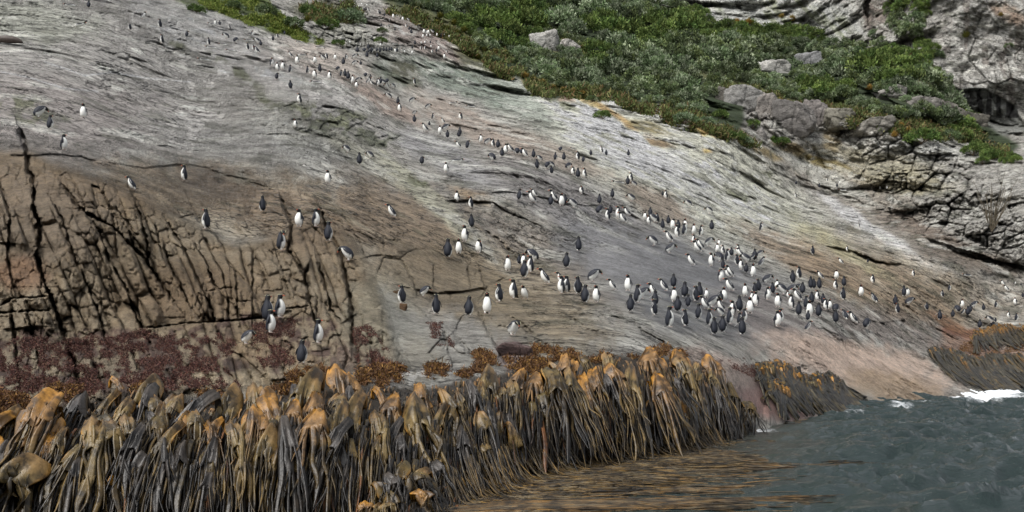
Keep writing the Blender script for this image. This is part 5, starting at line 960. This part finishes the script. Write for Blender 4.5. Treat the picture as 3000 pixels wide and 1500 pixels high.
# spine control: side, forward, up, depth r, width r, tag along body 0..1
def interp_rows(rows, m=22):
    rows = np.array(rows, float); t = np.linspace(0, len(rows)-1, m); i = np.arange(len(rows))
    # smooth interpolation
    out = []
    for c in range(rows.shape[1]):
        y = rows[:, c]; k = np.clip(np.floor(t).astype(int), 0, len(rows)-2); f = t-k
        p0 = y[np.maximum(k-1, 0)]; p1 = y[k]; p2 = y[k+1]; p3 = y[np.minimum(k+2, len(rows)-1)]
        out.append(0.5*((2*p1)+(-p0+p2)*f+(2*p0-5*p1+4*p2-p3)*f*f+(-p0+3*p1-3*p2+p3)*f**3))
    return np.array(out).T
STAND = [(0, -.03, .075, .02, .02), (0, -.03, .10, .105, .115), (0, -.01, .19, .155, .165), (0, .01, .33, .175, .182), (0, .02, .47, .165, .175), (0, .015, .60, .135, .15), (0, .0, .70, .095, .115), (0, 0, .765, .075, .088), (0, .012, .835, .082, .082), (0, .03, .90, .088, .082), (0, .035, .955, .066, .064), (0, .035, .985, .02, .02)]
def lean_rows(deg, piv=.1):
    a = math.radians(deg); R = []
    for (s, f, z, rf, rs) in STAND[:8]: R.append((s, f*math.cos(a)+(z-piv)*math.sin(a), piv+(z-piv)*math.cos(a)-f*math.sin(a), rf, rs))
    s, f, z = R[-1][:3]
    for (df, dz, rf, rs) in ((.05, .055, .082, .082), (.10, .095, .085, .082), (.13, .12, .062, .06), (.145, .135, .02, .02)): R.append((0, f+df, z+dz, rf, rs))
    return R
BEND = [(0, -.13, .09, .02, .02), (0, -.12, .12, .10, .11), (0, -.08, .20, .165, .18), (0, -.02, .32, .20, .20), (0, .06, .44, .20, .195), (0, .15, .535, .175, .18), (0, .235, .585, .13, .145), (0, .30, .595, .10, .11), (0, .355, .575, .085, .085), (0, .395, .525, .084, .08), (0, .415, .475, .06, .06), (0, .42, .45, .02, .02)]
LIE = [(0, -.44, .07, .02, .03), (0, -.38, .10, .07, .10), (0, -.24, .145, .125, .16), (0, -.06, .16, .14, .185), (0, .12, .165, .135, .18), (0, .24, .185, .115, .15), (0, .32, .225, .09, .11), (0, .37, .27, .078, .085), (0, .41, .31, .082, .082), (0, .46, .335, .08, .078), (0, .50, .345, .055, .055), (0, .52, .345, .02, .02)]
PREEN = STAND[:7]+[(.02, .02, .765, .075, .09), (.07, .07, .80, .082, .08), (.13, .085, .785, .085, .08), (.175, .08, .74, .062, .06), (.19, .075, .715, .02, .02)]
LEAN = lean_rows(24)
POSES = {'s': STAND, 'w': STAND, 'f': LEAN, 'n': BEND, 'l': LIE, 'p': PREEN}
def penguin_parts(pose, seed=0):
    rows = interp_rows(POSES[pose]); m = len(rows); path = rows[:, :3].copy(); path[:, 1] *= 1.0
    V, Q, a, N = tube(path, np.abs(rows[:, 3]), np.abs(rows[:, 4])); k = len(a); t = np.linspace(0, 1, m)
    # belly side: cos(a) > 0 when N points forward/down
    sgn = np.sign((N*np.array([0, 1.0, -0.35])).sum(1)); sgn[sgn == 0] = 1
    front = np.cos(a)[None]*sgn[:, None]; lim = np.interp(t, [0, .08, .3, .55, .66, .70], [-.1, .05, .22, .25, .35, .9]); lim = lim-(0.38*(t > .06) if pose in 'nl' else 0.12 if pose == 'f' else 0)*(t < .62)
    white = (front > lim[:, None]) & (t < 0.665)[:, None]
    c = np.where(white[..., None], WHT, SLATE); hd = np.clip((t-0.60)/0.07, 0, 1)[:, None, None]*(~white[..., None]); c = c*(1-hd)+HEAD*hd
    body = (V, Q, c.reshape(-1, 3)); P_ = {}
    # head direction
    h0, h1 = path[int(m*.78)], path[int(m*.93)]
    if pose in 'sw': hc = np.array([0, .03, .90]); fd = np.array([0, 1.0, 0.10])
    elif pose == 'f': hc = rows[int(m*.86), :3]; fd = np.array([0, 1, -.15])
    elif pose == 'n': hc = np.array([0, .395, .525]); fd = np.array([0, .5, -.85])
    elif pose == 'l': hc = np.array([0, .44, .33]); fd = np.array([0, 1, -.1])
    else: hc = np.array([.13, .085, .785]); fd = np.array([.75, -.15, -.75])
    fd = fd/np.linalg.norm(fd); sd = np.cross(fd, [0, 0, 1.0]) if abs(fd[2]) < .9 else np.array([1.0, 0, 0]); sd /= np.linalg.norm(sd); ud = np.cross(sd, fd)
    bp = np.array([hc+fd*x for x in (.055, .09, .13, .165)]); bp[:, :] += -ud*np.array([0, 0, .004, .018])[:, None]
    bv, bq, _a, _N = tube(bp, [.030, .027, .018, .003], [.022, .02, .013, .003], 8); P_['beak'] = [(bv, bq, np.tile(BEAK, (len(bv), 1)))]
    cr = []
    for s in (-1, 1):
        pa = np.array([hc+fd*x+sd*s*y+ud*z for x, y, z in ((.075, .035, .030), (.03, .062, .048), (-.03, .074, .052), (-.07, .084, .048), (-.10, .09, .038))])
        v, q, cc = ribbon(pa, np.array([.010, .015, .016, .012, .004]), np.tile(ud, (5, 1)), 0.009, lambda x: np.tile(CREST, (len(x), 1))); cr.append((v, q, cc))
    P_['crest'] = cr
    # flippers
    wd = {'s': .30, 'w': .80, 'f': .42, 'n': .35, 'l': .35, 'p': .2}[pose]
    ish = int(m*.50); sh = path[ish]; up_dir = path[ish]-path[int(m*.25)]; up_dir = up_dir/np.linalg.norm(up_dir); fl = []
    for s in (-1, 1):
        base = path[int(m*.53)]+np.array([s*rows[int(m*.53), 4]*0.93, 0, 0])-np.array([0, 0.01, 0]); d = -up_dir*math.cos(wd)+np.array([s*math.sin(wd), 0, 0])-np.array([0, .12 if pose != 'l' else .0, 0]); d = d/np.linalg.norm(d); x = np.linspace(0, 1, 8)[:, None]
        pa = base+d*x*.37+np.array([s*.03, 0, 0])*np.sin(x*3.1); ww = np.interp(x[:, 0], [0, .2, .6, .9, 1], [.05, .095, .085, .055, .012])
        v, q, cc = ribbon(pa, ww, np.tile([0, 1.0, 0.1], (8, 1)), 0.013, lambda y: np.tile(SLATE*1.0, (len(y), 1)))
        inner = (v[:, 0]*s < np.repeat(pa[:, 0], 5)*s-0.002); cc = np.where(inner[:, None] & (pose in 'wf'), WHT*0.85, cc); fl.append((v, q, cc))
    P_['flipper'] = fl
    # tail
    tb = path[1]; td = {'s': (-.16, -.085), 'w': (-.16, -.085), 'p': (-.16, -.085), 'f': (-.22, -.05), 'n': (-.22, -.05), 'l': (-.16, -.03)}[pose]
    pa = np.array([[0, tb[1]+.02, tb[2]+.02], [0, tb[1]+td[0]*.5, tb[2]+td[1]*.5], [0, tb[1]+td[0], max(tb[2]+td[1], .01)]]); P_['tail'] = [ribbon(pa, np.array([.13, .08, .02]), np.tile([1.0, 0, 0], (3, 1)), .016, lambda x: np.tile(HEAD*1.4, (len(x), 1)))]
    # legs and feet
    ft = []
    if pose != 'l':
        for s in (-1, 1):
            fx = s*.075; fy = .0 if pose in 'swp' else -.02; step = (.06*s if pose in 'fw' else 0); pa = np.array([[fx, fy-.01, .16], [fx, fy+step*.5, .09], [fx, fy+step, .03]]); v1, q1, _a, _N = tube(pa, [.06, .045, .028], [.055, .045, .03], 8)
            c1 = np.tile(WHT*.95, (len(v1), 1)); pa = np.array([[fx, fy+step-.02, .018], [fx+s*.006, fy+step+.05, .018], [fx+s*.012, fy+step+.115, .008]]); v2, q2, c2 = ribbon(pa, np.array([.045, .075, .07]), np.tile([1.0, 0, 0], (3, 1)), .014, lambda x: np.tile(PINK, (len(x), 1)))
            ft.append((np.concatenate([v1, v2]), np.concatenate([q1, q2+len(v1)]), np.concatenate([c1, c2])))
    P_['foot'] = ft; P_['body'] = [body]
    return P_
def mk(nm, t): return mesh_np(nm, t[0], t[1], M_FEA, t[2], True)
PM = {}; PJ = {}
for ps in POSES:
    pp = penguin_parts(ps); PM[ps] = {n: [mk("penguin_"+n, t) for t in l] for n, l in pp.items()}
    g = Geo()
    for l in pp.values():
        for t in l: g.add(*t)
    PJ[ps] = (np.concatenate(g.V), np.concatenate(g.Q), np.concatenate(g.C)); PM[ps]['_all'] = mk("penguin_figure", PJ[ps])
YAW = dict(F=0, B=180, L=-90, R=90, l=-40, r=40, D=-140, E=140)      # 0 looks at the boat
HT = dict(s=.985, w=.985, p=.93, f=.96, n=.70, l=.40)
# places, so that every label points to one bird
REG = [("top-left corner of the slab", lambda u, v: u < 330 and v < 100), ("upper-left grey slab", lambda u, v: u < 600 and v < 200), ("pale slab below the moss lawn", lambda u, v: u < 780 and v < 200), ("slab right below moss strip", lambda u, v: u < 1000 and v < 290 and v < 400-0.15*u), ("line beside green hollow", lambda u, v: u < 1170 and 200 < v < 275), ("pale flat above green hollow", lambda u, v: u < 1100 and v <= 200 and v >= 160), ("dense line above green hollow", lambda u, v: u < 1200 and 140 <= v <= 175), ("upper track beside the scrub", lambda u, v: v < 96), ("pink rock cluster under scrub", lambda u, v: v < 126), ("foot of the pink rock", lambda u, v: v < 180 and u > 1020),
 ("far left middle of the slab", lambda u, v: u < 300 and v < 460), ("mossy blocky ledge", lambda u, v: u < 900 and v < 400), ("upper pink path", lambda u, v: u < 1400 and v < 345), ("pink path beside mossy blocks", lambda u, v: u < 1375 and v < 445), ("slab below mossy blocks", lambda u, v: u < 1350 and v < 550), ("path bend at middle height", lambda u, v: u < 1600 and v < 500), ("pink path by striped slab", lambda u, v: u < 1660 and v < 530), ("edge of the striped slab", lambda u, v: u < 1870 and v < 530), ("path above the long ledge", lambda u, v: u < 1870 and v < 570), ("left end of the long ledge", lambda u, v: u < 1710 and v < 615), ("far rocks under yellow lichen", lambda u, v: u > 2300 and v < 700), ("long ledge in the middle", lambda u, v: u < 1870 and v < 660), ("striped slab beside path", lambda u, v: v < 640),
 ("right end of long ledge", lambda u, v: u > 1870 and v < 760 and u < 2090 and v < 700), ("far right striped slab", lambda u, v: v < 690 and u > 2090), ("upper wet grey slab", lambda u, v: u > 1900 and v < 785 and u < 2300), ("brown jointed rock wall", lambda u, v: u < 1060 and v < 860), ("brown rock in the centre", lambda u, v: 1060 <= u < 1460 and v < 770), ("jointed wall foot above kelp", lambda u, v: u < 1060), ("ledge above pale boulders", lambda u, v: u < 1480 and v > 850), ("brown slope beside wet slab", lambda u, v: u < 1640 and v < 1000), ("left edge of wet slab", lambda u, v: u < 1830),
 ("front of the big crowd", lambda u, v: 1830 <= u < 2210 and v >= 935), ("left of the big crowd", lambda u, v: u < 2060), ("middle of the big crowd", lambda u, v: u < 2190), ("right part of the big crowd", lambda u, v: u < 2400 and v > 845), ("upper edge of the big crowd", lambda u, v: u < 2430), ("right tail of the big crowd", lambda u, v: u < 2540 and v > 860), ("brown rock right of the crowd", lambda u, v: u < 2700), ("group above orange seaweed", lambda u, v: 2700 <= u < 2862 and v > 895), ("brown slope at right edge", lambda u, v: u >= 2600 and v < 880), ("rock beside orange seaweed", lambda u, v: True)]
FD = dict(F='white-fronted', B='dark-backed', L='left-facing', R='right-facing', l='white-bellied half-left', r='white-bellied half-right', D='dark half-left', E='dark half-right')
PD = dict(s='', w='wings-out', p='preening', f='forward-leaning', n='stooping', l='lying')
def region(u, v):
    for n, f in REG:
        if f(u, v): return n
big = sorted(range(len(PL)), key=lambda i: -PL[i][2]*(0.8 if PL[i][4] not in 'nl' else 1.1))
indiv = set(big[:299]); groups = defaultdict(list)
for i in range(len(PL)):
    u, v, h, fc, ps = PL[i]; groups[(region(u, v), fc, ps)].append(i)
lab = {}
for (rn, fc, ps), ids in groups.items():
    ids.sort(key=lambda i: PL[i][0])
    for n, i in enumerate(ids):
        o = "only such" if len(ids) == 1 else ("leftmost" if n == 0 else "rightmost" if n == len(ids)-1 else ordw(n)+" from left")
        base = ("%s %s penguin" % (PD[ps], FD[fc])).strip(); lab[i] = (base+", "+rn) if len(ids) == 1 else (o+" "+base+", "+rn if 'from' not in o else base+", "+o+", "+rn)
crowdV = []; crowdQ = []; crowdC = []; off = 0; nfull = 0
for i, (u, v, h, fc, ps) in enumerate(PL):
    p, nrm = ground(u, v-1); H = h*p.y/F/HT[ps]*(1.07 if h < 26 else 1.02); H = min(H, 0.80); yaw = math.radians(YAW[fc]+rng.normal(0, 10)+ (rng.choice([-1, 1])*10 if fc in 'FB' else 0))
    # model looks along +Y; 0 must look at -Y
    rz = math.pi+yaw; fat = rng.uniform(1.10, 1.25)*(1.08 if h < 30 else 1.0); loc = p+Vector((0, -0.03, 0.035))
    if i in indiv:
        if h >= 26:
            nfull += 1; root = bpy.data.objects.new("penguin", None); col.objects.link(root); root.empty_display_size = 0.2
            for part in ('body', 'beak', 'crest', 'flipper', 'tail', 'foot'):
                for me in PM[ps][part]: link(part, me, root)
        else: root = link("penguin", PM[ps]['_all'])
        root.location = loc; root.rotation_euler = (0, 0, rz); root.scale = (H*fat, H*fat, H)
        if fc in 'LlD' and ps == 'p': root.scale.x *= -1
        tag(root, lab[i], "penguin", "penguins on the rock slope")
    else:
        V_, Q_, C_ = PJ[ps]; c, s = math.cos(rz), math.sin(rz); q = V_*np.array([H*fat, H*fat, H]); crowdV.append(np.stack([q[:, 0]*c-q[:, 1]*s, q[:, 0]*s+q[:, 1]*c, q[:, 2]], -1)+np.array(loc)); crowdQ.append(Q_+off); crowdC.append(C_); off += len(V_)
print("penguins", len(PL), "with parts", nfull, "long labels", max(len(l.replace('-',' ').split()) for l in lab.values()), "regions", len({region(a[0], a[1]) for a in PL}))
me = mesh_np("penguin_crowd", np.concatenate(crowdV), np.concatenate(crowdQ), M_FEA, np.concatenate(crowdC), True)
tag(link("distant_penguins", me), "smallest distant penguins scattered up the track and far rocks", "penguins", kind="stuff")
